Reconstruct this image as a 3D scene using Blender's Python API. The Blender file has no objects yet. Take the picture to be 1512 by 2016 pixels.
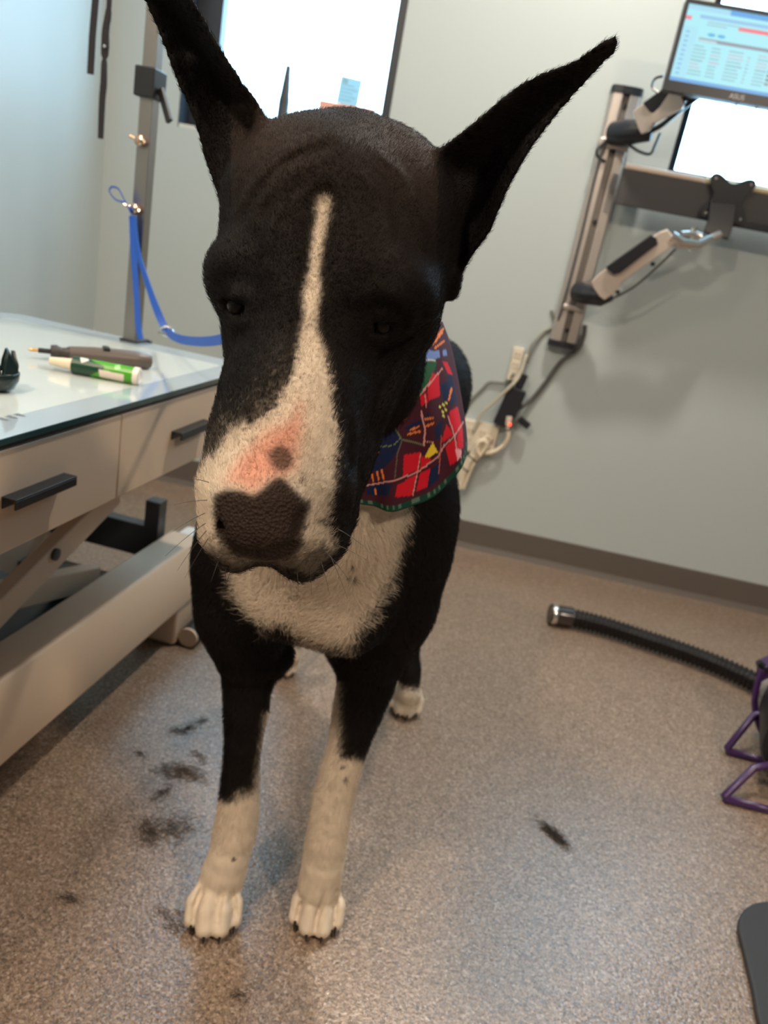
import bpy, math, random, os
import numpy as np
from mathutils import Vector, Matrix
random.seed(4); rng = np.random.default_rng(7)
scene = bpy.context.scene

# ---------------------------------------------------------------- camera
FPX, CX, CY, HCAM = 1480.0, 756.0, 1008.0, 1.0
_vp = np.array([-836.0, 4292.0]); _D = float(np.linalg.norm(_vp))
DN = _vp / _D; RT = np.array([DN[1], -DN[0]])
PITCH = math.pi / 2 - math.atan(_D / FPX)
CP, SP = math.cos(PITCH), math.sin(PITCH)
cam_data = bpy.data.cameras.new('camera'); cam = bpy.data.objects.new('camera', cam_data)
scene.collection.objects.link(cam); scene.camera = cam
cam_data.sensor_fit = 'HORIZONTAL'; cam_data.sensor_width = 36.0; cam_data.lens = 36.0 * FPX / 1512.0
cam_data.clip_start = 0.02; cam_data.clip_end = 100
X_ = Vector((1, 0, 0)); U_ = Vector((0, SP, CP)); F_ = Vector((0, CP, -SP))
cx_ = X_ * RT[0] + U_ * RT[1]; cy_ = X_ * (-RT[1]) + U_ * RT[0]
m = Matrix((cx_, cy_, -F_)).transposed().to_4x4(); m.translation = Vector((0, 0, HCAM)); cam.matrix_world = m
cam_data.dof.use_dof = True; cam_data.dof.focus_distance = 0.62; cam_data.dof.aperture_fstop = 9.0

# ---------------------------------------------------------------- world, lamps, exposure
world = bpy.data.worlds.new('sky'); scene.world = world; world.use_nodes = True
bg = world.node_tree.nodes['Background']; bg.inputs[0].default_value = (0.42, 0.74, 1.0, 1); bg.inputs[1].default_value = 13.0
vs = scene.view_settings; vs.view_transform = 'Standard'; vs.look = 'None'; vs.gamma = 1.0; vs.use_curve_mapping = False; vs.exposure = -0.06
scene.cycles.use_denoising = True; scene.cycles.use_adaptive_sampling = True; scene.cycles.adaptive_threshold = 0.015; scene.cycles.adaptive_min_samples = 24; scene.cycles.max_bounces = 6; scene.cycles.diffuse_bounces = 3; scene.cycles.glossy_bounces = 3
scene.cycles.transparent_max_bounces = 8; scene.cycles.sample_clamp_indirect = 6.0
WALL_A = math.radians(-4.3); W1 = Vector((0.282, 2.727, 0)); WT = Vector((math.cos(WALL_A), math.sin(WALL_A), 0)); WN = Vector((math.sin(WALL_A), -math.cos(WALL_A), 0))
ROOM = Matrix.Translation(W1) @ Matrix.Rotation(WALL_A, 4, 'Z')      # local x = along the back wall, y = beyond it, z = up
CEIL = 2.75
LAMPS = [(-1.0, -0.35, 0.24, 55), (0.35, 1.95, 0.12, 37), (1.35, -0.7, 0.30, 52), (-1.05, 0.95, 0.3, 14)]   # x, y, size, power
WARM = (1.0, 0.82, 0.64)
for i, (x, y, s, w) in enumerate(LAMPS):
    ld = bpy.data.lights.new('ceiling_lamp_light', 'AREA'); ld.shape = 'DISK'; ld.size = s; ld.energy = w; ld.color = WARM if i != 1 else (1.0, 0.9, 0.78)
    lo = bpy.data.objects.new('ceiling_lamp_light', ld); scene.collection.objects.link(lo); lo.location = (x, y, CEIL - 0.035)
WINS = [(-1.235, -0.516, 1.275, 2.45), (0.405, 1.45, 1.395, 2.45)]
for (u0, u1, z0, z1) in WINS:                       # portals: they only guide sampling of the sky
    ld = bpy.data.lights.new('window_portal', 'AREA'); ld.shape = 'RECTANGLE'; ld.size = u1 - u0; ld.size_y = z1 - z0
    lo = bpy.data.objects.new('window_portal', ld); scene.collection.objects.link(lo); ld.cycles.is_portal = True
    lo.matrix_world = ROOM @ Matrix.Translation(((u0 + u1) / 2, 0.10, (z0 + z1) / 2)) @ Matrix.Rotation(math.radians(-90), 4, 'X')

# ---------------------------------------------------------------- geometry of the photo
def ray(px, py):
    o = np.array([px - CX, py - CY]); u = o @ RT; v = o @ DN
    return np.array([u, FPX * CP - v * SP, -FPX * SP - v * CP])
def aty(px, py, Y):
    d = ray(px, py); return np.array([0, 0, HCAM]) + d * (Y / d[1])
def atz(px, py, z=0.0):
    d = ray(px, py); return np.array([0, 0, HCAM]) + d * ((z - HCAM) / d[2])
def proj(P):
    P = np.asarray(P, float) - np.array([0, 0, HCAM])
    dep = P[..., 1] * CP - P[..., 2] * SP; v = -(P[..., 1] * SP + P[..., 2] * CP)
    a = P[..., 0] * FPX / dep; b = v * FPX / dep
    return CX + a * RT[0] + b * DN[0], CY + a * RT[1] + b * DN[1], dep
def onplane(px, py, point, normal):
    d = ray(px, py); o = np.array([0, 0, HCAM]); return o + d * (((np.array(point) - o) @ np.array(normal)) / (d @ np.array(normal)))
def onwall(px, py, off=0.0):                        # -> room-local (u, -off, z)
    p = onplane(px, py, W1 + WN * off, WN); q = Vector(p) - W1
    return (q.dot(WT), -off, float(p[2]))

# ---------------------------------------------------------------- helpers
def link(o): scene.collection.objects.link(o); return o
def tag(o, label=None, cat=None, group=None, kind=None):
    if label: o['label'] = label
    if cat: o['category'] = cat
    if group: o['group'] = group
    if kind: o['kind'] = kind
    return o
def empty(name, mat=None, loc=None):
    o = bpy.data.objects.new(name, None); link(o); o.empty_display_size = 0.05
    if mat is not None: o.matrix_world = mat
    if loc is not None: o.location = loc
    return o
def catmull(P, n):
    P = np.asarray(P, float); Q = np.vstack([2 * P[0] - P[1], P, 2 * P[-1] - P[-2]]); out = []
    for i in range(1, len(Q) - 2):
        t = np.linspace(0, 1, n, endpoint=False)[:, None]
        a, b, c, d = Q[i - 1], Q[i], Q[i + 1], Q[i + 2]
        out.append(0.5 * ((2 * b) + (-a + c) * t + (2 * a - 5 * b + 4 * c - d) * t * t + (-a + 3 * b - 3 * c + d) * t ** 3))
    return np.vstack(out + [P[-1:]])
class MB:
    def __init__(s): s.v = []; s.f = []
    def add(s, vs_, fs):
        n = len(s.v); s.v += [tuple(map(float, p)) for p in vs_]; s.f += [tuple(n + i for i in f) for f in fs]; return s
    def box(s, x0, x1, y0, y1, z0, z1, M=None):
        vs_ = [(x, y, z) for x in (x0, x1) for y in (y0, y1) for z in (z0, z1)]
        if M is not None: vs_ = [M @ Vector(p) for p in vs_]
        return s.add(vs_, [(0, 1, 3, 2), (4, 6, 7, 5), (0, 4, 5, 1), (2, 3, 7, 6), (0, 2, 6, 4), (1, 5, 7, 3)])
    def prism(s, poly, M):                          # poly in local xy, extruded along local z 0..1 of M(map)
        n = len(poly); vs_ = [M @ Vector((x, y, 0)) for x, y in poly] + [M @ Vector((x, y, 1)) for x, y in poly]
        fs = [(i, (i + 1) % n, n + (i + 1) % n, n + i) for i in range(n)] + [tuple(range(n))[::-1], tuple(range(n, 2 * n))]
        return s.add(vs_, fs)
    def tube(s, path, r, n=12, cap=True, flat=1.0, up=(0, 0, 1)):
        P = np.asarray(path, float); k = len(P); R = np.full(k, r) if np.isscalar(r) else np.asarray(r, float)
        T = np.gradient(P, axis=0); T /= np.linalg.norm(T, axis=1)[:, None] + 1e-12
        a = np.array(up, float)
        if abs(T[0] @ a) > 0.95: a = np.array([1.0, 0, 0])
        vs_ = []; N = np.cross(T[0], a); N /= np.linalg.norm(N)
        for i in range(k):
            N = N - (N @ T[i]) * T[i]; N /= np.linalg.norm(N); B = np.cross(T[i], N)
            for j in range(n):
                t = 2 * math.pi * j / n; vs_.append(P[i] + R[i] * (math.cos(t) * N + flat * math.sin(t) * B))
        fs = [(i * n + j, i * n + (j + 1) % n, (i + 1) * n + (j + 1) % n, (i + 1) * n + j) for i in range(k - 1) for j in range(n)]
        if cap: fs += [tuple(range(n))[::-1], tuple(range((k - 1) * n, k * n))]
        return s.add(vs_, fs)
    def ribbon(s, path, w, th, side):
        P = np.asarray(path, float); k = len(P); S = np.asarray(side, float); S = np.tile(S, (k, 1)) if S.ndim == 1 else S
        T = np.gradient(P, axis=0); T /= np.linalg.norm(T, axis=1)[:, None] + 1e-12
        W = np.full(k, w) if np.isscalar(w) else np.asarray(w, float)
        S = S - (S * T).sum(1)[:, None] * T; S /= np.linalg.norm(S, axis=1)[:, None]; N = np.cross(T, S)
        vs_ = []
        for i in range(k):
            for a, b in ((-1, -1), (1, -1), (1, 1), (-1, 1)): vs_.append(P[i] + S[i] * a * W[i] / 2 + N[i] * b * th / 2)
        fs = [(i * 4 + j, i * 4 + (j + 1) % 4, (i + 1) * 4 + (j + 1) % 4, (i + 1) * 4 + j) for i in range(k - 1) for j in range(4)]
        return s.add(vs_, fs + [(3, 2, 1, 0), tuple(range((k - 1) * 4, k * 4))])
    def lathe(s, prof, M, n=28):                    # prof [(r, z)], about local z of M
        k = len(prof); vs_ = [M @ Vector((r * math.cos(2 * math.pi * j / n), r * math.sin(2 * math.pi * j / n), z)) for r, z in prof for j in range(n)]
        fs = [(i * n + j, i * n + (j + 1) % n, (i + 1) * n + (j + 1) % n, (i + 1) * n + j) for i in range(k - 1) for j in range(n)]
        return s.add(vs_, fs + [tuple(range(n))[::-1], tuple(range((k - 1) * n, k * n))])
    def build(s, name, mat, parent=None, bevel=0, smooth=False, M=None, seg=2):
        me = bpy.data.meshes.new(name); me.from_pydata(s.v, [], s.f); me.validate(); me.update()
        o = bpy.data.objects.new(name, me); link(o); me.materials.append(mat)
        import bmesh; bm = bmesh.new(); bm.from_mesh(me); bmesh.ops.recalc_face_normals(bm, faces=bm.faces); bm.to_mesh(me); bm.free()
        if parent is not None: o.parent = parent
        if M is not None: o.matrix_world = M
        if smooth:
            me.polygons.foreach_set('use_smooth', [True] * len(me.polygons))
            if smooth != 'all': me.set_sharp_from_angle(angle=math.radians(40))
        if bevel:
            b = o.modifiers.new('b', 'BEVEL'); b.width = bevel; b.segments = seg; b.limit_method = 'ANGLE'; b.angle_limit = math.radians(35)
            me.polygons.foreach_set('use_smooth', [True] * len(me.polygons)); w_ = o.modifiers.new('w', 'WEIGHTED_NORMAL')
        return o
def frame(p, zdir, up=(0, 0, 1)):
    z = Vector(zdir).normalized(); x = Vector(up).cross(z)
    if x.length < 1e-4: x = Vector((1, 0, 0)).cross(z)
    x.normalize(); y = z.cross(x); M = Matrix((x, y, z)).transposed().to_4x4(); M.translation = Vector(p); return M
def mat(name, col, rough=0.5, metal=0.0, spec=0.5, noise=0.0, nscale=30, bump=0.0, bscale=200, emit=None, estr=0.0, coat=0.0, trans=0.0, sheen=0.0):
    m_ = bpy.data.materials.new(name); m_.use_nodes = True; nt = m_.node_tree; b = nt.nodes['Principled BSDF']
    b.inputs['Base Color'].default_value = (*col, 1); b.inputs['Roughness'].default_value = rough; b.inputs['Metallic'].default_value = metal
    b.inputs['Specular IOR Level'].default_value = spec; b.inputs['Coat Weight'].default_value = coat; b.inputs['Transmission Weight'].default_value = trans
    b.inputs['Sheen Weight'].default_value = sheen
    tc = nt.nodes.new('ShaderNodeTexCoord')
    if noise:
        n = nt.nodes.new('ShaderNodeTexNoise'); n.inputs['Scale'].default_value = nscale; n.inputs['Detail'].default_value = 4; nt.links.new(tc.outputs['Object'], n.inputs['Vector'])
        mx = nt.nodes.new('ShaderNodeMix'); mx.data_type = 'RGBA'; nt.links.new(n.outputs['Fac'], mx.inputs['Factor'])
        mx.inputs['A'].default_value = (*[c * (1 - noise) for c in col], 1); mx.inputs['B'].default_value = (*[min(1, c * (1 + noise)) for c in col], 1)
        nt.links.new(mx.outputs['Result'], b.inputs['Base Color'])
    if bump:
        n = nt.nodes.new('ShaderNodeTexNoise'); n.inputs['Scale'].default_value = bscale; nt.links.new(tc.outputs['Object'], n.inputs['Vector'])
        bp = nt.nodes.new('ShaderNodeBump'); bp.inputs['Strength'].default_value = bump; bp.inputs['Distance'].default_value = 0.001
        nt.links.new(n.outputs['Fac'], bp.inputs['Height']); nt.links.new(bp.outputs['Normal'], b.inputs['Normal'])
    if emit: b.inputs['Emission Color'].default_value = (*emit, 1); b.inputs['Emission Strength'].default_value = estr
    return m_
def attr_mat(name, attr, rough=0.6, spec=0.3, bump=0.0, bscale=400, emit=0.0, sheen=0.0):
    m_ = mat(name, (0.5, 0.5, 0.5), rough, spec=spec, bump=bump, bscale=bscale, sheen=sheen); nt = m_.node_tree; b = nt.nodes['Principled BSDF']
    a = nt.nodes.new('ShaderNodeAttribute'); a.attribute_name = attr; nt.links.new(a.outputs['Color'], b.inputs['Base Color'])
    if emit: nt.links.remove(b.inputs['Base Color'].links[0]); b.inputs['Base Color'].default_value = (.02, .02, .02, 1)
    if emit: nt.links.new(a.outputs['Color'], b.inputs['Emission Color']); b.inputs['Emission Strength'].default_value = emit
    return m_
def sph(c, r, n=20, scale=(1, 1, 1), M=None):
    mb = MB(); prof = [(max(1e-5, math.sin(math.pi * i / n)), -math.cos(math.pi * i / n)) for i in range(n + 1)]
    Mx = Matrix.Translation(Vector(c)) @ (M if M is not None else Matrix()) @ Matrix.Diagonal((r * scale[0], r * scale[1], r * scale[2], 1)); return mb.lathe(prof, Mx, n * 2)
def polysd(x, y, poly):                              # signed distance (px), negative inside
    P = np.asarray(poly, float); d = np.full(x.shape, 1e9); ins = np.zeros(x.shape, bool); n = len(P)
    for i in range(n):
        ax, ay = P[i]; bx, by = P[(i + 1) % n]; ex, ey = bx - ax, by - ay
        t = np.clip(((x - ax) * ex + (y - ay) * ey) / (ex * ex + ey * ey + 1e-9), 0, 1)
        d = np.minimum(d, np.hypot(x - ax - t * ex, y - ay - t * ey))
        c = ((ay > y) != (by > y)) & (x < ex * (y - ay) / (by - ay + 1e-12) + ax); ins ^= c
    return np.where(ins, -d, d)
# ---------------------------------------------------------------- setting
def wall_mat(name, col):
    m_ = mat(name, col, 0.42, spec=0.4, bump=0.12, bscale=350); return m_
SAGE = (0.455, 0.505, 0.50)
M_wall = wall_mat('sage_paint', SAGE); M_ceil = mat('ceiling_white', (0.55, 0.54, 0.51), 0.8); M_far = wall_mat('far_wall_paint', (.24, .24, .22))
M_base = mat('vinyl_base', (0.115, 0.095, 0.082), 0.45, noise=0.06, nscale=8)
def floor_material():
    m_ = bpy.data.materials.new('flake_floor'); m_.use_nodes = True; nt = m_.node_tree; N = nt.nodes; L = nt.links; b = N['Principled BSDF']
    tc = N.new('ShaderNodeTexCoord')
    v1 = N.new('ShaderNodeTexVoronoi'); v1.inputs['Scale'].default_value = 260; L.new(tc.outputs['Object'], v1.inputs['Vector'])
    v2 = N.new('ShaderNodeTexVoronoi'); v2.inputs['Scale'].default_value = 480; L.new(tc.outputs['Object'], v2.inputs['Vector'])
    def ramp(stops, src):
        r = N.new('ShaderNodeValToRGB'); e = r.color_ramp.elements
        while len(e) < len(stops): e.new(0.5)
        for i, (p, c) in enumerate(stops): e[i].position = p; e[i].color = (*c, 1)
        L.new(src, r.inputs['Fac']); return r
    s1 = N.new('ShaderNodeSeparateColor'); L.new(v1.outputs['Color'], s1.inputs[0])
    r1 = ramp([(0.0, (0.075, 0.049, 0.033)), (0.3, (0.175, 0.114, 0.076)), (0.6, (0.245, 0.168, 0.117)), (0.85, (0.338, 0.236, 0.160)), (1.0, (0.497, 0.396, 0.324))], s1.outputs[0])
    s2 = N.new('ShaderNodeSeparateColor'); L.new(v2.outputs['Color'], s2.inputs[0])
    r2 = ramp([(0.0, (0.070, 0.047, 0.033)), (0.5, (0.221, 0.148, 0.101)), (1.0, (0.410, 0.327, 0.263))], s2.outputs[1])
    mx = N.new('ShaderNodeMix'); mx.data_type = 'RGBA'; mx.inputs['Factor'].default_value = 0.45
    L.new(r1.outputs['Color'], mx.inputs['A']); L.new(r2.outputs['Color'], mx.inputs['B']); L.new(mx.outputs['Result'], b.inputs['Base Color'])
    n = N.new('ShaderNodeTexNoise'); n.inputs['Scale'].default_value = 190; n.inputs['Detail'].default_value = 3; L.new(tc.outputs['Object'], n.inputs['Vector'])
    bp = N.new('ShaderNodeBump'); bp.inputs['Strength'].default_value = 1.0; bp.inputs['Distance'].default_value = 0.0012
    L.new(n.outputs['Fac'], bp.inputs['Height']); L.new(bp.outputs['Normal'], b.inputs['Normal'])
    b.inputs['Roughness'].default_value = 0.30; b.inputs['Specular IOR Level'].default_value = 0.5; b.inputs['Coat Weight'].default_value = 0.45; b.inputs['Coat Roughness'].default_value = 0.11; L.new(bp.outputs['Normal'], b.inputs['Coat Normal'])
    return m_
M_floor = floor_material()
U0, U1, V0, V1 = -1.493, 2.7, -5.4, 0.0; T = 0.14
def struct(name, mb, m_, **k): o = mb.build(name, m_, M=ROOM, **k); tag(o, kind='structure'); return o
struct('floor', MB().box(U0 - T, U1 + T, V0 - T, V1 + T, -0.08, 0), M_floor)
struct('ceiling', MB().box(U0 - T, U1 + T, V0 - T, V1 + T, CEIL, CEIL + 0.1), M_ceil)
mb = MB(); us = [U0 - T, WINS[0][0], WINS[0][1], WINS[1][0], WINS[1][1], U1 + T]
for i in range(5):
    if i in (1, 3):
        w = WINS[i // 2]; mb.box(us[i], us[i + 1], 0, T, 0, w[2]); mb.box(us[i], us[i + 1], 0, T, w[3], CEIL)
    else: mb.box(us[i], us[i + 1], 0, T, 0, CEIL)
struct('wall_back', mb, M_wall)
struct('wall_left', MB().box(U0 - T, U0, V0, 0, 0, CEIL), M_wall)
struct('wall_right', MB().box(U1, U1 + T, V0, 0, 0, CEIL), M_far)
struct('wall_front', MB().box(U0 - T, U1 + T, V0 - T, V0, 0, CEIL), M_far)
def base_profile(a, b, y):                           # cove base with a toe
    return MB().add([(a, y, 0), (a, y - .012, 0), (a, y - .006, .014), (a, y - .003, .022), (a, y - .003, .107), (a, y, .11),
                     (b, y, 0), (b, y - .012, 0), (b, y - .006, .014), (b, y - .003, .022), (b, y - .003, .107), (b, y, .11)],
                    [(i, (i + 1) % 6, 6 + (i + 1) % 6, 6 + i) for i in range(6)] + [(5, 4, 3, 2, 1, 0), (6, 7, 8, 9, 10, 11)])
struct('baseboard_back', base_profile(U0, U1, 0), M_base)
lb = MB().box(U0, U0 + .004, V0, 0, 0, .11); struct('baseboard_left', lb, M_base)
M_frame = mat('window_frame_black', (0.012, 0.016, 0.024), 0.4)
M_sill = mat('window_sill_white', (0.6, 0.6, 0.58), 0.5)
gm = bpy.data.materials.new('window_glass'); gm.use_nodes = True; nt = gm.node_tree; nt.nodes.clear()
o_ = nt.nodes.new('ShaderNodeOutputMaterial'); tr = nt.nodes.new('ShaderNodeBsdfTransparent'); gl = nt.nodes.new('ShaderNodeBsdfGlossy'); gl.inputs['Roughness'].default_value = 0.02
mxs = nt.nodes.new('ShaderNodeMixShader'); mxs.inputs[0].default_value = 0.05; nt.links.new(tr.outputs[0], mxs.inputs[1]); nt.links.new(gl.outputs[0], mxs.inputs[2]); nt.links.new(mxs.outputs[0], o_.inputs[0])
for k, (u0, u1, z0, z1) in enumerate(WINS):
    e = empty('window_%d' % (k + 1), ROOM); tag(e, kind='structure'); fw = 0.035 if k else 0.03; lw = 0.09 if k == 0 else fw
    mb = MB().box(u0, u0 + lw, .08, .13, z0, z1).box(u1 - fw, u1, .08, .13, z0, z1).box(u0 + lw, u1 - fw, .08, .13, z1 - fw, z1).box(u0 + lw, u1 - fw, .08, .13, z0, z0 + fw)
    mb.box(u0, u0 + .004, 0, .08, z0, z1).box(u1 - .028, u1, -.002, .08, z0, z1)
    mb.build('window_frame', M_frame, e)
    MB().box(u0 + lw, u1 - fw, .10, .104, z0 + fw, z1 - fw).build('window_glass', gm, e)
    MB().box(u0 + .004, u1 - .028, .0, .08, z0, z0 + .012).build('window_sill', M_sill, e)
# ceiling lamps: round housings round the light discs
M_lampw = mat('lamp_trim', (0.8, 0.8, 0.8), 0.5)

for i, (x, y, sz, w) in enumerate(LAMPS):
    r = sz / 2
    o = MB().lathe([(r + .002, 0), (r + .002, -.034), (r + .02, -.034), (r + .03, -.028), (r + .03, 0)], Matrix.Translation((x, y, CEIL)), 48).build('ceiling_lamp', M_lampw, smooth=True)
    tag(o, ['round flush ceiling lamp over the near left of the room', 'small round ceiling lamp close to the back wall', 'round flush ceiling lamp behind the camera to the right', 'round ceiling lamp above the table'][i], 'ceiling lamp')
# ---------------------------------------------------------------- lift table with drawers (left)
TA = math.radians(-8.6); TC = Vector((-0.378, 1.63, 0)); TABLE = Matrix.Translation(TC) @ Matrix.Rotation(TA, 4, 'Z'); TINV = TABLE.inverted()
TX = TABLE.to_3x3() @ Vector((1, 0, 0)); ZT = 0.695
M_cream = mat('cream_powdercoat', (0.60, 0.45, 0.325), 0.42, bump=0.1, bscale=300)
M_dark = mat('dark_steel', (0.035, 0.038, 0.042), 0.4, noise=0.1); M_black = mat('black_plastic', (0.012, 0.011, 0.012), 0.38)
M_rub = mat('black_rubber', (0.015, 0.015, 0.016), 0.6); M_chrome = mat('chrome', (0.75, 0.72, 0.68), 0.18, metal=1.0); M_steel = mat('brushed_steel', (0.30, 0.27, 0.245), 0.36, metal=1.0)
M_gedge = mat('glass_edge_green', (0.03, 0.06, 0.06), 0.12); M_gborder = mat('glass_border_grey', (0.36, 0.42, 0.46), 0.09, coat=0.5); M_frost = mat('frosted_white_glass', (0.56, 0.60, 0.57), 0.10, coat=0.4)
M_pan = mat('blue_black_pan', (0.02, 0.028, 0.036), 0.35)
def rrect(x0, x1, y0, y1, r, n=6):
    P = []
    for cx, cy, a0 in ((x1 - r, y1 - r, 0), (x0 + r, y1 - r, 90), (x0 + r, y0 + r, 180), (x1 - r, y0 + r, 270)):
        for i in range(n + 1): a = math.radians(a0 + 90 * i / n); P.append((cx + r * math.cos(a), cy + r * math.sin(a)))
    return P
def slab(z0, z1): M = Matrix.Translation((0, 0, z0)) @ Matrix.Diagonal((1, 1, z1 - z0, 1)); return M
table = empty('grooming_table', TABLE); tag(table, 'long cream lift table with frosted glass top and two black handled drawers', 'table')
TW, TL = 0.66, 1.34
def tw(px, py, off): p = onplane(px, py, TC + TX * off, TX); return TINV @ Vector(p)
top = MB().prism(rrect(-TW, 0, -TL, .145, .05), slab(ZT - .009, ZT - .0006)).build('table_top', M_gedge, table); top['label'] = 'thick clear glass slab with dark green edge'
MB().prism(rrect(-TW + .001, -.001, -TL + .001, .144, .049), slab(ZT - .0006, ZT)).build('glass_border', M_gborder, table)
MB().prism(rrect(-TW + .06, -.058, -TL + .06, .062, .012), slab(ZT, ZT + .0003)).build('frosted_panel', M_frost, table)
# printed triangle marks on the border at the near left
mb = MB()
for i in range(3):
    c = TINV @ Vector(atz(4 + 17 * i, 825 - 4 * i, ZT)); q = .006
    mb.add([(c.x - .006, c.y - q, ZT + .0005), (c.x - .006, c.y + q, ZT + .0005), (c.x + .012, c.y, ZT + .0005)], [(0, 1, 2)])
mb.build('triangle_marks', mat('print_grey', (.16, .18, .19), .4), table)
MB().box(-TW + .02, -.006, -TL + .02, .12, ZT - .017, ZT - .0092).build('top_frame', M_black, table, bevel=.002)
cab = MB().box(-TW + .03, -.024, -TL + .03, .10, ZT - .165, ZT - .0175).build('drawer_case', M_cream, table, bevel=.002)
zc0, zc1 = ZT - .165, ZT - .019; sep = -.447
for y0, y1, hy0, hy1 in ((-.90, sep - .0015, -.735, -.60), (sep + .0015, .10, -.265, -.125)):
    dr = MB().box(-.024, -.006, y0, y1, zc0, zc1).build('drawer', M_cream, table, bevel=.0015)
    hz = ZT - .088
    MB().box(-.006, .016, hy0, hy1, hz + .004, hz + .007).box(.013, .016, hy0, hy1, hz - .008, hz + .004).box(-.0055, -.0035, hy0, hy1, hz - .010, hz + .004).build('handle', M_black, dr, bevel=.0008)
# base rails
def rail(x0, sx, nm):                                 # outer side face at x0, sx = direction inwards
    z = [.105, .178, .235, .235, .105]; x = [0, 0, .035, .115, .115]
    prof = [(x0 + sx * a, b) for a, b in zip(x, z)]; mb = MB(); n = 5
    mb.add([(p[0], -TL - .1, p[1]) for p in prof] + [(p[0], .14, p[1]) for p in prof], [(i, (i + 1) % n, n + (i + 1) % n, n + i) for i in range(n)] + [tuple(range(n)), tuple(range(n, 2 * n))])
    return mb.build(nm, M_cream, table, bevel=.006)
rail(-.06, -1, 'base_rail'); rail(-.60, 1, 'base_rail')
MB().box(-.16, -.075, .142, .20, .12, .232).build('rail_end_cap', mat('white_cap', (.75, .72, .68), .4), table, bevel=.008)
# foot and roller under the far end of the near rail
ft = MB().box(-.17, -.066, -.02, .11, .004, .098).build('foot', M_cream, table, bevel=.008)
for yy in (.0, .14): pass
rl = MB().tube([(-.039, .004, .0265), (-.039, .21, .0265)], .0255, 24).build('roller', M_rub, table, smooth=True); rl['label'] = 'dark roller with cream end disc'
MB().tube([(-.039, -.004, .0265), (-.039, .0045, .0265)], .0245, 24).build('roller_cap', M_cream, rl, smooth=True)
MB().box(-.64, -.49, -.10, .06, .0, .098).build('foot', M_cream, table, bevel=.008)
for xx in (-.17, -.64): MB().box(xx, xx + .15, -TL - .08, -TL + .06, .0, .1).build('foot', M_cream, table, bevel=.008)
# scissor arms
def beam(p, q, w, x0, x1, m_, nm):
    p, q = np.array(p), np.array(q); d = (q - p) / np.linalg.norm(q - p); nrm = np.array([-d[1], d[0]]) * w / 2
    c = [p - nrm, q - nrm, q + nrm, p + nrm]; vs_ = [(x, a[0], a[1]) for x in (x0, x1) for a in c]
    return MB().add(vs_, [(0, 1, 2, 3), (4, 5, 6, 7), (0, 1, 5, 4), (1, 2, 6, 5), (2, 3, 7, 6), (3, 0, 4, 7)]).build(nm, m_, table, bevel=.004)
a0 = tw(222, 985, -.17); a1 = tw(0, 1212, -.17)
d_ = (a1 - a0).normalized(); a0 = a0 - d_ * .03; a1 = a0 + d_ * .95; kk = (a1.z - .14) / (a0.z - a1.z) if a1.z < .14 else 0; a1 = a0 + d_ * ((a0.z - .14) / -d_.z)
for xx in (-.17, -.50):
    beam((a0.y, a0.z), (a1.y, a1.z), .055, xx - .03, xx, M_cream, 'lift_arm')
    beam((a1.y + .02, a0.z), (a0.y, a1.z + .06), .055, xx - .07, xx - .035, M_cream, 'lift_arm')
b = tw(112, 1092, -.165)
bo = MB().lathe([(.001, 0), (.012, 0), (.012, .006), (.006, .008), (.001, .008)], frame((-.17, b.y, b.z), (1, 0, 0)), 20).build('bolt', M_dark, table, smooth=True)
# dark cross member with upright seen beyond the base, pan behind it
MB().box(-.60, -.190, .085, .122, .165, .25).box(-.225, -.186, .083, .124, .16, .32).build('cross_bar', M_dark, table, bevel=.002)
MB().box(-.50, -.175, -1.0, -.22, .11, .20).build('motor_tray', M_pan, table, bevel=.006)
MB().box(-.60, -.18, -.04, .03, .09, .13).build('cross_bar', mat('base_brown', (.12, .095, .07), .5), table, bevel=.004)

# ---------------------------------------------------------------- things on the table
def ont(px, py, z=0.0): return Vector(atz(px, py, ZT + z))
gr = empty('nail_grinder', loc=ont(185, 712)); tag(gr, 'grey cordless nail grinder with brass tip lying on the glass table top', 'nail grinder')
p0 = ont(60, 688, .016); p1 = ont(300, 712, .016); D_ = (p1 - p0).normalized(); Ln = (p1 - p0).length; GM = frame(p0, D_)
M_grey = mat('warm_grey_plastic', (.115, .088, .075), .38); M_greyd = mat('dark_brown_grip', (.045, .032, .028), .5)
def part(mb, nm, m_, par, **k):
    o = mb.build(nm, m_, **k); o.parent = par; bpy.context.view_layer.update(); o.matrix_parent_inverse = par.matrix_world.inverted(); return o
bpy.context.view_layer.update()
bd = [(.004, .30), (.0135, .303), (.0145, .36), (.0165, .48), (.0178, .65), (.0180, .85), (.0165, .95), (.012, .99), (.004, 1.0)]
part(MB().lathe([(r, t * Ln) for r, t in bd], GM, 32), 'body', M_grey, gr, smooth=True)
part(MB().lathe([(.004, .155 * Ln), (.0125, .157 * Ln), (.0135, .20 * Ln), (.0098, .235 * Ln), (.0096, .27 * Ln), (.0132, .306 * Ln), (.004, .308 * Ln)], GM, 28), 'grip', M_greyd, gr, smooth=True)
part(MB().lathe([(.001, .055 * Ln), (.0048, .06 * Ln), (.0048, .156 * Ln), (.001, .157 * Ln)], GM, 16), 'collet', M_black, gr, smooth=True)
part(MB().lathe([(.0005, -.005), (.0032, .0), (.0038, .03 * Ln), (.0028, .058 * Ln), (.0005, .06 * Ln)], GM, 16), 'grinding_tip', mat('brass', (.75, .45, .2), .3, metal=1), gr, smooth=True)
mid = ont(235, 706, .030)
part(MB().box(-.012, .012, -.006, .006, -.003, .003, M=frame(p0 + D_ * Ln * .6 + Vector((0, 0, .0168)), (0, 0, 1), D_)), 'switch', M_black, gr, bevel=.001)
tb = empty('marker_tube', loc=ont(200, 730)); tag(tb, 'green and white capped tube lying in front of the grey nail grinder', 'tube')
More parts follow.
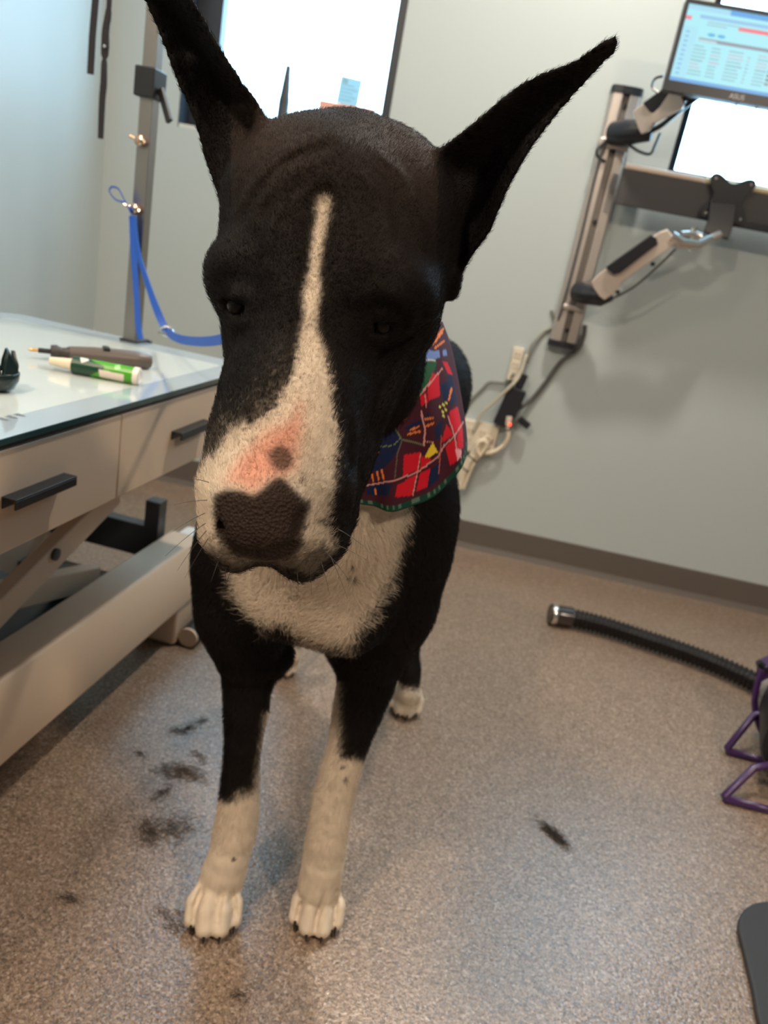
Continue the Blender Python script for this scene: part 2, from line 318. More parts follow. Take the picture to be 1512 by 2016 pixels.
q0 = ont(98, 710, .0155); q1 = ont(276, 742, .0155); D2 = (q1 - q0).normalized(); L2 = (q1 - q0).length; GM2 = frame(q0, D2); bpy.context.view_layer.update()
cap_ = part(MB().lathe([(.002, 0), (.0070, .001), (.0105, L2 * .22), (.013, L2 * .262), (.004, L2 * .264)], GM2, 32), 'cap', mat('ivory_plastic', (.82, .70, .52), .4), tb, smooth=True)
# printed sleeve : dark green fading to lime, pale marks, white label
n_, k_ = 96, 120; vs_ = []; cols = []
for i in range(k_ + 1):
    z = L2 * (.262 + .735 * i / k_); t = i / k_
    for j in range(n_):
        a = 2 * math.pi * j / n_; vs_.append(GM2 @ Vector((.0155 * math.cos(a), .0155 * math.sin(a), z)))
tv = np.array([tuple(v) for v in vs_]); PX, PY, _ = proj(tv); col = np.tile([0.008, 0.05, 0.022], (len(tv), 1))
zz = np.repeat(np.linspace(0, 1, k_ + 1), n_)
col[zz > .38 + .12 * np.sin((PY - 715) / 6)] = (.07, .34, .012)
for poly, c in (([(194, 727), (196, 742), (243, 752), (244, 737)], (.80, .68, .60)), ([(158, 704), (160, 714), (176, 710), (170, 702)], (.70, .78, .66)), ([(226, 719), (226, 727), (238, 727), (236, 718)], (.30, .62, .22)),
                ([(262, 729), (262, 734), (267, 734), (267, 729)], (.85, .85, .3))): col[polysd(PX, PY, poly) < 0] = c
fs = [(i * n_ + j, i * n_ + (j + 1) % n_, (i + 1) * n_ + (j + 1) % n_, (i + 1) * n_ + j) for i in range(k_) for j in range(n_)]
def vcol(o, col, name='tint'):
    a = o.data.color_attributes.new(name, 'FLOAT_COLOR', 'POINT'); c = np.ones((len(col), 4), np.float32); c[:, :3] = col; a.data.foreach_set('color', c.ravel())
sl = part(MB().add(vs_, fs), 'sleeve', attr_mat('tube_print', 'tint', .3, .5), tb, smooth=True); vcol(sl, col)
part(MB().lathe([(.004, L2 * .93), (.0162, L2 * .935), (.0162, L2 * .99), (.0145, L2), (.010, L2 * 1.001), (.009, L2 * .992), (.001, L2 * .992)], GM2, 32), 'end_ring', mat('ivory_end', (.85, .74, .66), .4), tb, smooth=True)
# black petal cup at the frame's left edge
cp = ont(-8, 768); cup = empty('petal_cup', loc=cp); tag(cup, 'black cup with pointed petal shaped rim at the near edge of table', 'cup'); bpy.context.view_layer.update()
M_cup = mat('gloss_black_green', (.012, .022, .022), .22)
part(MB().lathe([(.001, 0), (.014, .001), (.026, .006), (.032, .018), (.033, .030), (.0315, .0315), (.029, .028), (.020, .010), (.001, .008)], Matrix.Translation(cp), 40), 'bowl', M_cup, cup, smooth='all')
for k in range(7):
    a = 2 * math.pi * k / 7 - .35; ca, sa = math.cos(a), math.sin(a); R_ = .029
    o = np.array([R_ * ca, R_ * sa, .027]); tx = np.array([-sa, ca, 0]); rr = np.array([ca, sa, 0])
    P = [o - tx * .0115, o + tx * .0115, o + tx * .0105 + [0, 0, .016] + rr * .002, o + [0, 0, .037] - rr * .004, o - tx * .0105 + [0, 0, .016] + rr * .002]
    P = [np.array(cp) + p for p in P]; Q = [p - rr * .006 for p in P]
    part(MB().add(P + Q, [(0, 1, 2, 3, 4), (9, 8, 7, 6, 5)] + [(i, (i + 1) % 5, 5 + (i + 1) % 5, 5 + i) for i in range(5)]), 'petal', M_cup, cup, bevel=.001)

# ---------------------------------------------------------------- grooming pole, straps, leash
PB = Vector(atz(262, 672, ZT)); PB = TABLE @ Vector(((TINV @ PB).x, .112, ZT)); PM = Matrix.Translation((PB.x, PB.y, 0)) @ Matrix.Rotation(TA, 4, 'Z')
pole = empty('grooming_pole', PM @ Matrix.Translation((0, 0, ZT))); tag(pole, 'square steel grooming pole clamped to the far end of the glass table', 'grooming pole'); bpy.context.view_layer.update()
hw = .0155; ZP = 2.05
part(MB().box(-hw, hw, -hw, hw, ZT + .0005, ZP).box(-.20, hw, -hw, hw, ZP, ZP + .03), 'post', M_steel, pole, M=PM, bevel=.002)
part(MB().box(-.022, .022, -.02, .042, ZT + .0005, ZT + .006), 'clamp_plate', M_dark, pole, M=PM, bevel=.001)
part(MB().box(-.03, .03, .0340, .042, ZT - .05, ZT + .004), 'clamp_jaw', M_dark, pole, M=PM, bevel=.001)
def onp(px, py, off=0.0): return Vector(aty(px, py, PB.y + off))
zb = [onp(292, 135).z, onp(292, 195).z]
part(MB().box(-.025, .022, -.028, .028, zb[1], zb[0]), 'clamp_block', M_black, pole, M=PM, bevel=.003)
l0, l1 = onp(316, 175, -.01), onp(334, 240, -.03)
part(MB().ribbon([l0, l1], .016, .009, (1, -.6, 0)), 'clamp_lever', M_black, pole, bevel=.002)
for (px, py) in ((277, 278), (266, 412)):
    c = onp(px, py, -.02); bz = sph((0, 0, 0), .012, 10, (1, 1, .7), M=Matrix.Translation(c - Vector((0, 0, 0))))
    bz = MB(); F0 = frame(c, (-.35, -1, .1)); bz.lathe([(.001, -.012), (.008, -.012), (.008, .0), (.0115, .002), (.0115, .008), (.006, .012), (.001, .012)], F0, 14)
    bz.tube([c + Vector((-.022, -.006, .006)), c + Vector((.012, -.004, -.002))], .004, 8)
    part(bz, 'thumb_screw', mat('polished_brass_steel', (.60, .42, .30), .2, metal=1), pole, smooth=True)
# black straps hanging from the pole's arm (above the frame)
def strapline(pts, Yo=0.0): return [tuple(aty(px, py, PB.y + o_)) for px, py, o_ in pts]
M_web = mat('black_webbing', (.014, .010, .012), .7)
ztop = ZP + .001
S = strapline([(178, 146, -.01), (182, 70, -.01), (188, 0, -.01), ]); e0 = np.array(S[-1]); S.append(tuple(e0 + np.array([.012, 0, (ZP + .031 - e0[2]) * .5]))); S.append((e0[0] + .01, e0[1], ZP + .031))
o = MB().ribbon(S, .0155, .003, (1, -.25, 0)).build('webbing_strap', M_web); tag(o, 'short black webbing strap hanging left of the steel pole', 'strap', 'black straps on the pole arm')
S = strapline([(198, 273, -.01), (201, 200, -.01), (204, 165, -.01), (205, 128, -.01), (206, 112, -.01), (207, 90, -.01), (208, 60, -.01), (214, 20, -.01), (216, -10, -.01)]); e0 = np.array(S[-1]); S.append((e0[0] + .01, e0[1], ZP + .031))
S2 = catmull(S, 5); W_ = np.interp(np.linspace(0, 1, len(S2)), [0, .2, .36, .42, .46, .55, .7, .85, 1], [.012, .015, .012, .007, .016, .018, .015, .010, .010])
o = MB().ribbon(S2, W_, .0035, (1, -.25, 0)).build('webbing_strap', M_web); tag(o, 'longer black strap with a bright snap, hanging beside the short one', 'strap', 'black straps on the pole arm')
bpy.context.view_layer.update()
c = Vector(aty(206, 91, PB.y - .0165)); part(sph(c, .0035, 8), 'snap', M_chrome, o, smooth=True)
# blue leash
M_blue = mat('blue_nylon', (.018, .10, .48), .5, bump=.3, bscale=900); M_blued = M_blue
lead = empty('leash', loc=onp(262, 415, -.03)); tag(lead, 'blue nylon leash looped on the steel pole and stretched to the dog', 'leash'); bpy.context.view_layer.update()
def lp(pts): return [tuple(aty(px, py, PB.y + o_)) for px, py, o_ in pts]
lo_ = catmull(lp([(262, 416, -.035), (247, 400, -.04), (228, 393, -.045), (216, 378, -.05), (220, 368, -.05), (233, 372, -.045), (243, 390, -.04), (253, 410, -.035), (259, 425, -.035)]), 6)
part(MB().ribbon(lo_, .010, .0022, (.3, -1, .2)), 'handle_loop', M_blue, lead)
A_ = catmull(lp([(262, 425, -.035), (266, 460, -.035), (274, 505, -.04), (288, 550, -.05), (303, 595, -.06), (318, 632, -.07), (328, 652, -.08)]), 8)
sd = np.array([[1, -.3 - .5 * math.sin(i / 10), .2] for i in range(len(A_))]); part(MB().ribbon(A_, .0165, .0022, sd), 'webbing', M_blue, lead)
B_ = catmull(lp([(260, 425, -.03), (262, 480, -.03), (266, 540, -.03), (270, 600, -.03), (272, 640, -.03), (277, 668, -.034)]), 6)
part(MB().ribbon(B_, .014, .0022, (1, -.2, 0)), 'webbing', M_blue, lead)
e_ = Vector(A_[-1]); g = [tuple(e_), tuple(aty(345, 664, 1.55)), tuple(aty(372, 671, 1.45)), tuple(aty(410, 672, 1.32)), tuple(aty(450, 664, 1.2)), (-.235, 1.05, .87), (-.16, .985, .86)]
part(MB().ribbon(catmull(g, 8), .017, .0024, (0, 0, 1)), 'webbing', M_blue, lead)
rg = [Vector(e_) + Vector((.014 * math.cos(t), 0, .010 * math.sin(t))) for t in np.linspace(0, 2 * math.pi, 17)]
part(MB().tube(rg, .0028, 8, cap=False).box(-.012, .012, -.003, .003, -.003, .003, M=Matrix.Translation(e_ + Vector((-.006, -.004, -.006)))), 'metal_ring', M_chrome, lead, smooth=True)
# ---------------------------------------------------------------- monitor rail, arms, monitor, keyboard tray
M_alu = mat('brushed_aluminium', (.54, .48, .44), .38, metal=.75, bump=.05); M_shell = mat('silver_shell', (.60, .51, .44), .42, metal=.3); M_aluD = mat('dark_alu_slot_shade', (.22, .19, .17), .4, metal=.7)
M_blk = mat('satin_black', (.014, .015, .02), .35); M_cable = mat('grey_cable', (.07, .065, .06), .5); M_tray = mat('tray_grey', (.050, .046, .050), .45)
mount = empty('monitor_mount', ROOM @ Matrix.Translation((.215, 0, .83))); tag(mount, 'vertical silver wall rail carrying two jointed monitor arms', 'monitor mount'); bpy.context.view_layer.update()
RX0, RX1, RZ0, RZ1 = .168, .262, .828, 1.595; xm = (RX0 + RX1) / 2
def rp(mb, nm, m_, par=None, **k): k.setdefault('M', ROOM); return part(mb, nm, m_, par or mount, **k)
# extrusion with a centre slot
pr = [(RX0, 0), (RX0, -.030), (RX0 + .008, -.042), (xm - .015, -.046), (xm - .011, -.046), (xm - .011, -.030), (xm + .011, -.030), (xm + .011, -.046), (xm + .015, -.046), (RX1 - .008, -.042), (RX1, -.030), (RX1, 0)]
rp(MB().prism(pr, Matrix.Translation((0, 0, RZ0)) @ Matrix.Diagonal((1, 1, RZ1 - RZ0, 1))), 'rail', M_alu)
rp(MB().box(xm - .0105, xm + .0105, -.0312, -.0302, RZ0, RZ1), 'slot', M_aluD)  # dark strip on the slot floor, the shade put into its colour
for z0, z1 in ((RZ0 - .02, RZ0), (RZ1, RZ1 + .022)): rp(MB().prism([(x + (-.002 if x < xm else .002), y - .002 if y < -.01 else y) for x, y in pr[:4] + pr[8:]], Matrix.Translation((0, 0, z0)) @ Matrix.Diagonal((1, 1, z1 - z0, 1))), 'end_cap', M_blk)
for (px, py) in ((1231, 208), (1207, 297), (1173, 437), (1122, 652)):
    u, v, z = onwall(px, py, .046); rp(MB().lathe([(.001, 0), (.0075, 0), (.0075, .004), (.001, .004)], Matrix.Translation((xm + .004, -.031, z)) @ Matrix.Rotation(math.radians(90), 4, 'X'), 14), 'screw', M_blk, smooth=True)
u, v, z = onwall(1212, 300, .05); rp(MB().box(RX0 - .003, RX1 + .003, -.052, -.0, z + .008, z + .038), 'slider', M_alu, bevel=.006)
u, v, z = onwall(1135, 610, .05); rp(MB().box(RX0 + .01, RX1 - .005, -.054, -.0, z - .006, z + .012), 'slider', M_alu, bevel=.005)
def wp(px, py, off): return Vector(onwall(px, py, off))
def arm(pts, w0, w1, m1, nm, th=.03, par=None):
    p, q = Vector(pts[0]), Vector(pts[1]); d = (q - p); L_ = d.length; d.normalize(); n = Vector((0, -1, 0)); s = d.cross(n).normalized(); n = s.cross(d)
    M4 = Matrix((d * L_, s, n * th)).transposed().to_4x4(); M4.translation = p - n * th / 2
    P = [(-.03, w0 * .25), (-.01, w0 * .5), (.12, w0 * .52), (.3, w1 * .42), (.92, w1 * .5), (1.0, w1 * .35), (1.0, -w1 * .35), (.92, -w1 * .5), (.12, -w0 * .52), (-.01, -w0 * .45), (-.03, -w0 * .2)]
    return rp(MB().prism(P, M4), nm, m1, par, bevel=.003)
def insert(pts, w, th, par):
    p, q = Vector(pts[0]), Vector(pts[1]); d = (q - p); L_ = d.length; d.normalize(); n = Vector((0, -1, 0)); s = d.cross(n).normalized(); n = s.cross(d)
    M4 = Matrix((d * L_, s, n * th)).transposed().to_4x4(); M4.translation = p - n * th / 2
    return rp(MB().prism([(0, -w / 2), (.04, w * .3), (.15, w / 2), (.97, w * .42), (1, 0), (.95, -w * .4), (.12, -w / 2)], M4), 'black_insert', M_blk, par, bevel=.002)
# lower arm
rp(MB().tube([wp(1140, 575, .055), wp(1152, 578, .09), wp(1185, 585, .11), wp(1200, 578, .12)], [.034, .034, .030, .026], 16), 'arm_joint', M_blk, smooth=True)
LA = [wp(1178, 570, .14), wp(1322, 462, .20)]; la = arm(LA, .076, .058, M_shell, 'lower_arm'); insert([wp(1200, 536, .165), wp(1292, 468, .195)], .040, .034, la)
rp(MB().tube(catmull([wp(1195, 592, .13), wp(1245, 567, .15), wp(1300, 520, .18), wp(1330, 490, .2)], 6), .0035, 8), 'arm_cable', M_cable, la, smooth=True)
for a in ((1216, 575), (1285, 520)): c = wp(*a, .155); rp(MB().box(-.006, .006, -.006, .006, -.006, .006, M=Matrix.Translation(c)), 'cable_clip', M_blk, la, bevel=.001)
c = wp(1173, 565, .125); rp(MB().lathe([(.001, 0), (.005, 0), (.005, .003), (.001, .003)], frame(c, (0, -1, 0)), 14), 'screw', M_aluD, la, smooth=True)
hd = rp(MB().tube([wp(1320, 465, .2), wp(1340, 478, .2), wp(1372, 482, .19), wp(1398, 470, .17)], [.020, .018, .016, .016], 14).tube([wp(1366, 448, .19), wp(1359, 495, .19)], .011, 12).tube([wp(1340, 462, .2), wp(1365, 460, .19), wp(1380, 466, .19)], .012, 10), 'tilt_hinge', M_chrome, smooth=True)
rp(MB().tube([wp(1398, 470, .17), wp(1416, 462, .16)], .015, 12), 'hinge_pin', M_alu, hd, smooth=True)
# bracket post and scalloped mounting plate
vp_ = rp(MB().ribbon([wp(1409, 465, .16), wp(1418, 440, .15), wp(1424, 400, .135)], .078, .012, (1, 0, 0)), 'bracket_post', M_blk, bevel=.003)
c = wp(1432, 392, .125); hwid = .058; P = []
for k in range(72):
    a = 2 * math.pi * k / 72; r = .040 + .026 * (abs(math.cos(2 * (a - math.pi / 4))) ** 3.0) * 1.0 if abs(math.sin(2 * a)) > .35 else .040; r = .044 + .042 * max(0, abs(math.sin(2 * a))) ** 3
    P.append((r * math.cos(a) * 1.05, r * math.sin(a)))
pl_ = rp(MB().prism(P, Matrix.Translation(c) @ Matrix.Rotation(math.radians(90), 4, 'X') @ Matrix.Diagonal((1, 1, .008, 1))), 'mounting_plate', M_blk, bevel=.0015)
for sx in (-1, 1):
    for sz in (-1, 1): rp(MB().lathe([(.001, 0), (.004, 0), (.004, .002), (.001, .002)], Matrix.Translation(c + Vector((sx * .053, -.009, sz * .050))) @ Matrix.Rotation(math.radians(90), 4, 'X'), 12), 'screw', M_chrome, pl_, smooth=True)
# upper arm
rp(MB().tube([wp(1208, 262, .055), wp(1230, 262, .09), wp(1262, 258, .12), wp(1285, 262, .13)], [.034, .038, .034, .024], 16), 'arm_joint', M_blk, smooth=True)
UA = [wp(1258, 240, .17), wp(1345, 190, .24)]; ua = arm(UA, .072, .060, M_shell, 'upper_arm'); insert([wp(1276, 214, .19), wp(1320, 178, .225)], .042, .034, ua)
rp(MB().tube(catmull([wp(1262, 266, .13), wp(1300, 248, .17), wp(1345, 212, .22), wp(1375, 190, .26)], 6), .008, 8), 'arm_cable', M_blk, ua, smooth=True)
c = wp(1257, 243, .150); rp(MB().lathe([(.001, 0), (.005, 0), (.005, .003), (.001, .003)], frame(c, (0, -1, 0)), 14), 'screw', M_aluD, ua, smooth=True)
rp(MB().tube([wp(1345, 190, .24), wp(1380, 165, .245), wp(1410, 120, .262)], .016, 12), 'monitor_bracket', M_blk, smooth=True)
# loops of cable round the upper joint
for i, pts in enumerate(([(1196, 275, .05), (1176, 296, .06), (1178, 310, .055), (1192, 318, .052)], [(1238, 285, .1), (1258, 298, .12), (1280, 303, .12), (1290, 285, .13), (1300, 262, .15)], [(1196, 275, .06), (1212, 262, .09), (1235, 250, .12)])):
    rp(MB().tube(catmull([wp(*p) for p in pts], 7), .0042, 8), 'cable_loop', M_blk, smooth=True)
# monitor : facing the room, slightly above the tray
mc = {k: wp(*p, .31) for k, p in dict(bl=(1304, 178), tl=(1352, 0)).items()}
z0m = (wp(1304, 178, .31).z + wp(1512, 211, .31).z) / 2; um = wp(1304, 178, .31).x; zt = wp(1512, 20, .31).z; Wm = .40; mt = .31
MONM = ROOM @ Matrix.Translation((um, -mt, z0m)) @ Matrix.Rotation(math.radians(-3), 4, 'X')
mon = empty('computer_monitor', MONM); tag(mon, 'black framed computer monitor showing a light blue records page', 'monitor'); bpy.context.view_layer.update()
Hm = zt - z0m
part(MB().box(0, Wm, 0, .03, 0, Hm), 'housing', M_blk, mon, M=MONM, bevel=.004)
nx, nz = 330, 200; bl, bt, bb = .010, .010, .026
xs = np.linspace(bl, Wm - bl, nx); zs = np.linspace(bb, Hm - bt, nz); XX, ZZ = np.meshgrid(xs, zs, indexing='ij')
MB().box(0, Wm, -.003, 0, 0, bb)
part(MB().box(0, Wm, -.004, 0, 0, bb).box(0, Wm, -.004, 0, Hm - bt, Hm).box(0, bl, -.004, 0, bb, Hm - bt).box(Wm - bl, Wm, -.004, 0, bb, Hm - bt), 'bezel', M_blk, mon, M=MONM)
vs_ = np.stack([XX, np.full_like(XX, -.0006), ZZ], -1).reshape(-1, 3); idx = np.arange(nx * nz).reshape(nx, nz)
fs = np.stack([idx[:-1, :-1], idx[1:, :-1], idx[1:, 1:], idx[:-1, 1:]], -1).reshape(-1, 4).tolist()
U = (XX - bl) / (Wm - 2 * bl); V = (ZZ - bb) / (Hm - bt - bb); C_ = np.zeros((nx, nz, 3)); C_[:] = (.42, .86, .95)
def blk(u0, u1, v0, v1, c): C_[(U > u0) & (U < u1) & (V > v0) & (V < v1)] = c
blk(0, 1, .0, .055, (.16, .42, .80)); blk(0, .11, .055, .72, (.42, .80, .93)); blk(.30, 1, .93, 1, (.14, .42, .82)); blk(0, .30, .93, 1, (.40, .74, .92)); blk(.10, 1, .84, .885, (.30, .58, .86)); blk(.38, 1, .76, .81, (.90, .22, .28))
blk(.0, .045, .80, .85, (.90, .25, .35)); blk(.13, 1, .555, .60, (.28, .34, .42)); blk(.13, .26, .56, .58, (.6, .8, .85)); blk(.16, .40, .80, .815, (.35, .55, .62)); blk(.16, .30, .765, .78, (.35, .55, .62))
for uc in (.21, .28): C_[((U - uc) / .028) ** 2 + ((V - .655) / .022) ** 2 < 1] = (.10, .50, .78)
rr = random.Random(3)
for r in range(9):
    v = .485 - r * .046
    for u0, w in ((.11, .09), (.24, .07), (.36, .11), (.50, .02), (.57, .08), (.72, .08), (.86, .07)):
        if r == 0 and u0 == .50: continue
        ww = w * rr.uniform(.7, 1.1); blk(u0, u0 + ww, v, v + .016, (.30, .50, .58) if rr.random() < .8 else (.60, .50, .62))
for r in range(10): blk(.03, .055, .10 + r * .06, .125 + r * .06, (.25, .55, .85))
for r, c in enumerate(((.5, .65, .2), (.2, .45, .85), (.2, .25, .3), (.25, .3, .35), (.3, .35, .4))): blk(.66, .69, .36 - r * .055, .395 - r * .055, c)
scr = part(MB().add(vs_, fs), 'screen', attr_mat('screen_picture', 'tint', .35, .3, emit=1.0), mon, M=MONM); vcol(scr, C_.reshape(-1, 3))
# maker's word on the lower bezel
cu = bpy.data.curves.new('bezel_word', 'FONT'); cu.body = 'ASUS'; cu.size = .018; cu.extrude = .0003; cu.align_x = 'CENTER'; cu.align_y = 'CENTER'
to0 = bpy.data.objects.new('bezel_word_src', cu); link(to0); bpy.context.view_layer.update(); tm = bpy.data.meshes.new_from_object(to0.evaluated_get(bpy.context.evaluated_depsgraph_get())); bpy.data.objects.remove(to0); to = bpy.data.objects.new('bezel_word', tm); link(to); tm.materials.clear(); tm.materials.append(mat('bezel_print', (.45, .42, .42), .4)); to.parent = mon; to.location = (.20, -.0048, .012); to.rotation_euler = (math.radians(90), 0, 0)
rp_c = wp(1445, 208, .30)
part(MB().tube(catmull([wp(1447, 205, .29), wp(1455, 220, .29), wp(1470, 231, .29), wp(1483, 224, .29), wp(1490, 212, .29)], 6), .0018, 6), 'dangling_cable', M_cable, mon, M=ROOM, smooth=True)
for off_ in (0, .012):
    part(MB().tube(catmull([wp(1306, 150, .27 - off_), wp(1290, 155, .26 - off_), wp(1284, 172, .26 - off_), wp(1296, 183, .27 - off_)], 6), .0035, 6), 'cable_loop', M_blk, mon, M=ROOM, smooth=True)
# keyboard tray folded up against the rail
t0 = wp(1232, 335, .11); tz1 = wp(1232, 331, .11).z; tz0 = wp(1212, 401, .11).z; tu0 = wp(1210, 398, .11).x
tray = empty('keyboard_tray', ROOM @ Matrix.Translation((tu0, -.105, tz0))); tag(tray, 'dark grey keyboard tray with pale front edge below the monitor', 'keyboard tray'); bpy.context.view_layer.update()
part(MB().box(tu0, tu0 + .72, -.112, -.098, tz0, tz1 - .001), 'panel', M_tray, tray, M=ROOM, bevel=.002)
part(MB().tube([(tu0 + .006, -.111, tz1 + .006), (tu0 + .245, -.111, tz1 + .006)], .0085, 12), 'edge_rest', mat('pale_wood_edge', (.85, .70, .60), .45), tray, M=ROOM, smooth=True)
part(MB().tube([(tu0 + .249, -.111, tz1 + .006), (tu0 + .72, -.111, tz1 + .006)], .0085, 12).tube([(tu0 + .252, -.100, tz1 + .016), (tu0 + .72, -.100, tz1 + .016)], .006, 12), 'edge_rest', mat('pale_yellow_edge', (.76, .64, .40), .45), tray, M=ROOM, smooth=True)
part(MB().box(tu0 + .30, tu0 + .7, -.122, -.113, tz0 - .004, tz0 + .018), 'lower_lip', M_blk, tray, M=ROOM, bevel=.001)
for du in (.02, .35): part(MB().box(tu0 + du, tu0 + du + .03, -.0985, -.044, tz0 + .03, tz0 + .06), 'bracket', M_aluD, tray, M=ROOM)

# ---------------------------------------------------------------- outlets, adapter, cords
M_ivory = mat('ivory_outlet', (.70, .62, .50), .4)
def outlet(u0, u1, z0, z1, th, label, slots=True):
    Mo = ROOM @ Matrix.Translation(((u0 + u1) / 2, 0, (z0 + z1) / 2)); e = empty('wall_outlet', Mo); tag(e, label, 'outlet', 'wall outlets'); bpy.context.view_layer.update()
    part(MB().box(u0, u1, -th, 0, z0, z1), 'cover_plate', M_ivory, e, M=ROOM, bevel=.003); return e
a = onwall(1012, 683, .02); b = onwall(1040, 690, .02); c = onwall(1010, 752, .02)
st = outlet(a[0], a[0] + .038, .66, a[2], .02, 'slim upright ivory outlet strip above the black adapter')
def recep(e, u, z, th):
    for dz in (-.018, .018):
        r = part(MB().box(u - .014, u + .014, -th - .0015, -th + .0005, z + dz - .012, z + dz + .012), 'receptacle', M_ivory, e, M=ROOM, bevel=.001)
        for dx in (-.006, .006): part(MB().box(u + dx - .001, u + dx + .001, -th - .0022, -th - .0010, z + dz - .004, z + dz + .005), 'slot', M_blk, r, M=ROOM)
recep(st, a[0] + .019, .735, .02)
a = onwall(905, 822, .02); b = onwall(983, 842, .02); c = onwall(970, 905, .02)
o2 = outlet(a[0] - .03, b[0], c[2] + .012, b[2] + .005, .02, 'wide ivory outlet box behind the cord bundle, near the bandana'); recep(o2, b[0] - .055, (b[2] + c[2]) / 2 + .012, .02); recep(o2, b[0] - .10, (b[2] + c[2]) / 2 + .012, .02)
# adapter
ad0, ad1 = wp(1020, 765, .035), wp(987, 838, .035); dd = (ad1 - ad0)
ad = empty('power_adapter', ROOM @ Matrix.Translation(ad0)); tag(ad, 'slim black power adapter hanging by the outlets with red light', 'power adapter'); bpy.context.view_layer.update()
MA = frame(ad0, dd, (0, -1, 0)); part(MB().box(-.033, .033, -.016, .014, 0, dd.length, M=MA), 'brick', M_blk, ad, M=ROOM, bevel=.004)
part(MB().box(-.014, .014, -.010, .010, -.055, -.001, M=MA), 'plug', M_blk, ad, M=ROOM, bevel=.004)
c = wp(1004, 836, .066); part(sph(c, .0045, 8), 'status_light', mat('red_light', (.8, .02, .01), .3, emit=(1, .05, .02), estr=4), ad, M=ROOM, smooth=True)
c = wp(1032, 832, .035); part(MB().box(-.022, .022, -.012, .012, -.012, .012, M=Matrix.Translation(c) @ Matrix.Rotation(.5, 4, 'Y')), 'plug_head', M_blk, ad, M=ROOM, bevel=.003)
c = wp(1003, 818, .04); part(MB().lathe([(.004, 0), (.014, .002), (.014, .03), (.008, .05), (.003, .052)], frame(c, (.1, 0, -1)), 18), 'white_plug', M_ivory, ad, M=ROOM, smooth=True)
def cord(pts, r, m_, name, label, grp=None):
    r *= 1.35
    o = MB().tube(catmull([wp(*p) for p in pts], 8), r, 10).build(name, m_, M=ROOM, smooth='all'); tag(o, label, 'cord', grp); return o
M_beige = mat('beige_cord', (.50, .46, .37), .5); M_gcord = mat('grey_green_cord', (.20, .20, .17), .5)
cord([(1086, 610, .004), (1092, 640, .005), (1070, 655, .006), (1048, 680, .024), (1042, 700, .026), (1038, 715, .026)], .004, M_gcord, 'power_cable', 'short grey cord from the rail to the upright outlet')
cord([(1240, 215, .03), (1190, 290, .054), (1172, 345, .052), (1140, 480, .052), (1108, 600, .052), (1090, 660, .02)], .003, M_cable, 'video_cable', 'thin dark cable running down the left side of the silver rail')
cord([(1152, 640, .02), (1148, 665, .02), (1135, 690, .018), (1105, 712, .012), (1075, 752, .010), (1048, 785, .014), (1026, 802, .03)], .0055, M_cable, 'power_cable', 'thick dark cord curving from the rail foot to the adapter')
cord([(1037, 698, .03), (1022, 740, .045), (1004, 762, .055), (975, 790, .04), (948, 815, .03), (938, 835, .027), (932, 850, .024)], .0045, M_beige, 'power_cable', 'beige cord running from the upright outlet down to the wide one')
cord([(1012, 735, .025), (996, 753, .01), (965, 752, .008), (950, 765, .008), (930, 785, .008), (918, 805, .008)], .003, M_gcord, 'power_cable', 'thin grey green cord looping left towards the dog')
M_bund = mat('ivory_cord', (.72, .62, .47), .45)
bu = empty('cord_bundle', ROOM @ Matrix.Translation(wp(930, 880, .03))); tag(bu, 'coiled ivory cord bundle tied with black bands below the outlets', 'cord'); bpy.context.view_layer.update()
for k in range(5):
    j = (k - 2) * 4; of = .032 + .006 * (k % 3)
    part(MB().tube(catmull([wp(962 + j * .7, 858 + abs(j) * .4, of), wp(950 + j, 872, of), wp(938 + j, 892, of), wp(924 + j * 1.1, 912, of), wp(914 + j, 935, of), wp(905 + j * .8, 962, of)], 6), .0072, 10), 'cord_strand', M_bund, bu, M=ROOM, smooth=True)
part(MB().tube(catmull([wp(945, 898, .045), wp(938, 885, .05), wp(942, 872, .05), wp(953, 868, .05), wp(958, 876, .048), wp(950, 890, .045), wp(940, 900, .04)], 6), .0085, 10), 'cord_strand', M_bund, bu, M=ROOM, smooth=True)
part(MB().tube(catmull([wp(955, 893, .035), wp(975, 888, .035), wp(992, 876, .036), wp(1000, 862, .038), wp(1001, 850, .04)], 6), .0080, 10), 'cord_strand', M_bund, bu, M=ROOM, smooth=True)
for (a_, b_) in (((921, 893), (940, 909)), ((907, 914), (922, 928))):
    p, q = wp(*a_, .04), wp(*b_, .04); cc = (p + q) / 2; L_ = (q - p).length / 2; d = (q - p).normalized(); n_ = Vector((0, -1, 0))
    part(MB().tube([cc + d * L_ * 1.05 * math.cos(t) + n_ * .018 * math.sin(t) for t in np.linspace(0, 2 * math.pi, 19)], .002, 6, cap=False), 'tie_band', M_blk, bu, M=ROOM, smooth=True)

# ---------------------------------------------------------------- on the window sill
sz = WINS[0][2] + .0125
def sil(px, py, off): return wp(px, py, off)
a = sil(630, 197, -.035); b = sil(752, 226, -.035); c = sil(640, 225, -.03)
bx = MB().box(a.x, a.x + .19, .03, .05, sz, a.z).build('salmon_box', mat('salmon_card', (.80, .42, .33), .6), M=ROOM, bevel=.001); tag(bx, 'flat salmon pink box standing on the window sill', 'box')
M_cd = bpy.data.materials.new('translucent_blue_card'); M_cd.use_nodes = True; nt = M_cd.node_tree; b_ = nt.nodes['Principled BSDF']; b_.inputs['Base Color'].default_value = (.42, .66, .74, 1)
tl = nt.nodes.new('ShaderNodeBsdfTranslucent'); tl.inputs[0].default_value = (.35, .55, .62, 1); mx = nt.nodes.new('ShaderNodeMixShader'); mx.inputs[0].default_value = .35
nt.links.new(b_.outputs[0], mx.inputs[1]); nt.links.new(tl.outputs[0], mx.inputs[2]); nt.links.new(mx.outputs[0], nt.nodes['Material Output'].inputs[0])
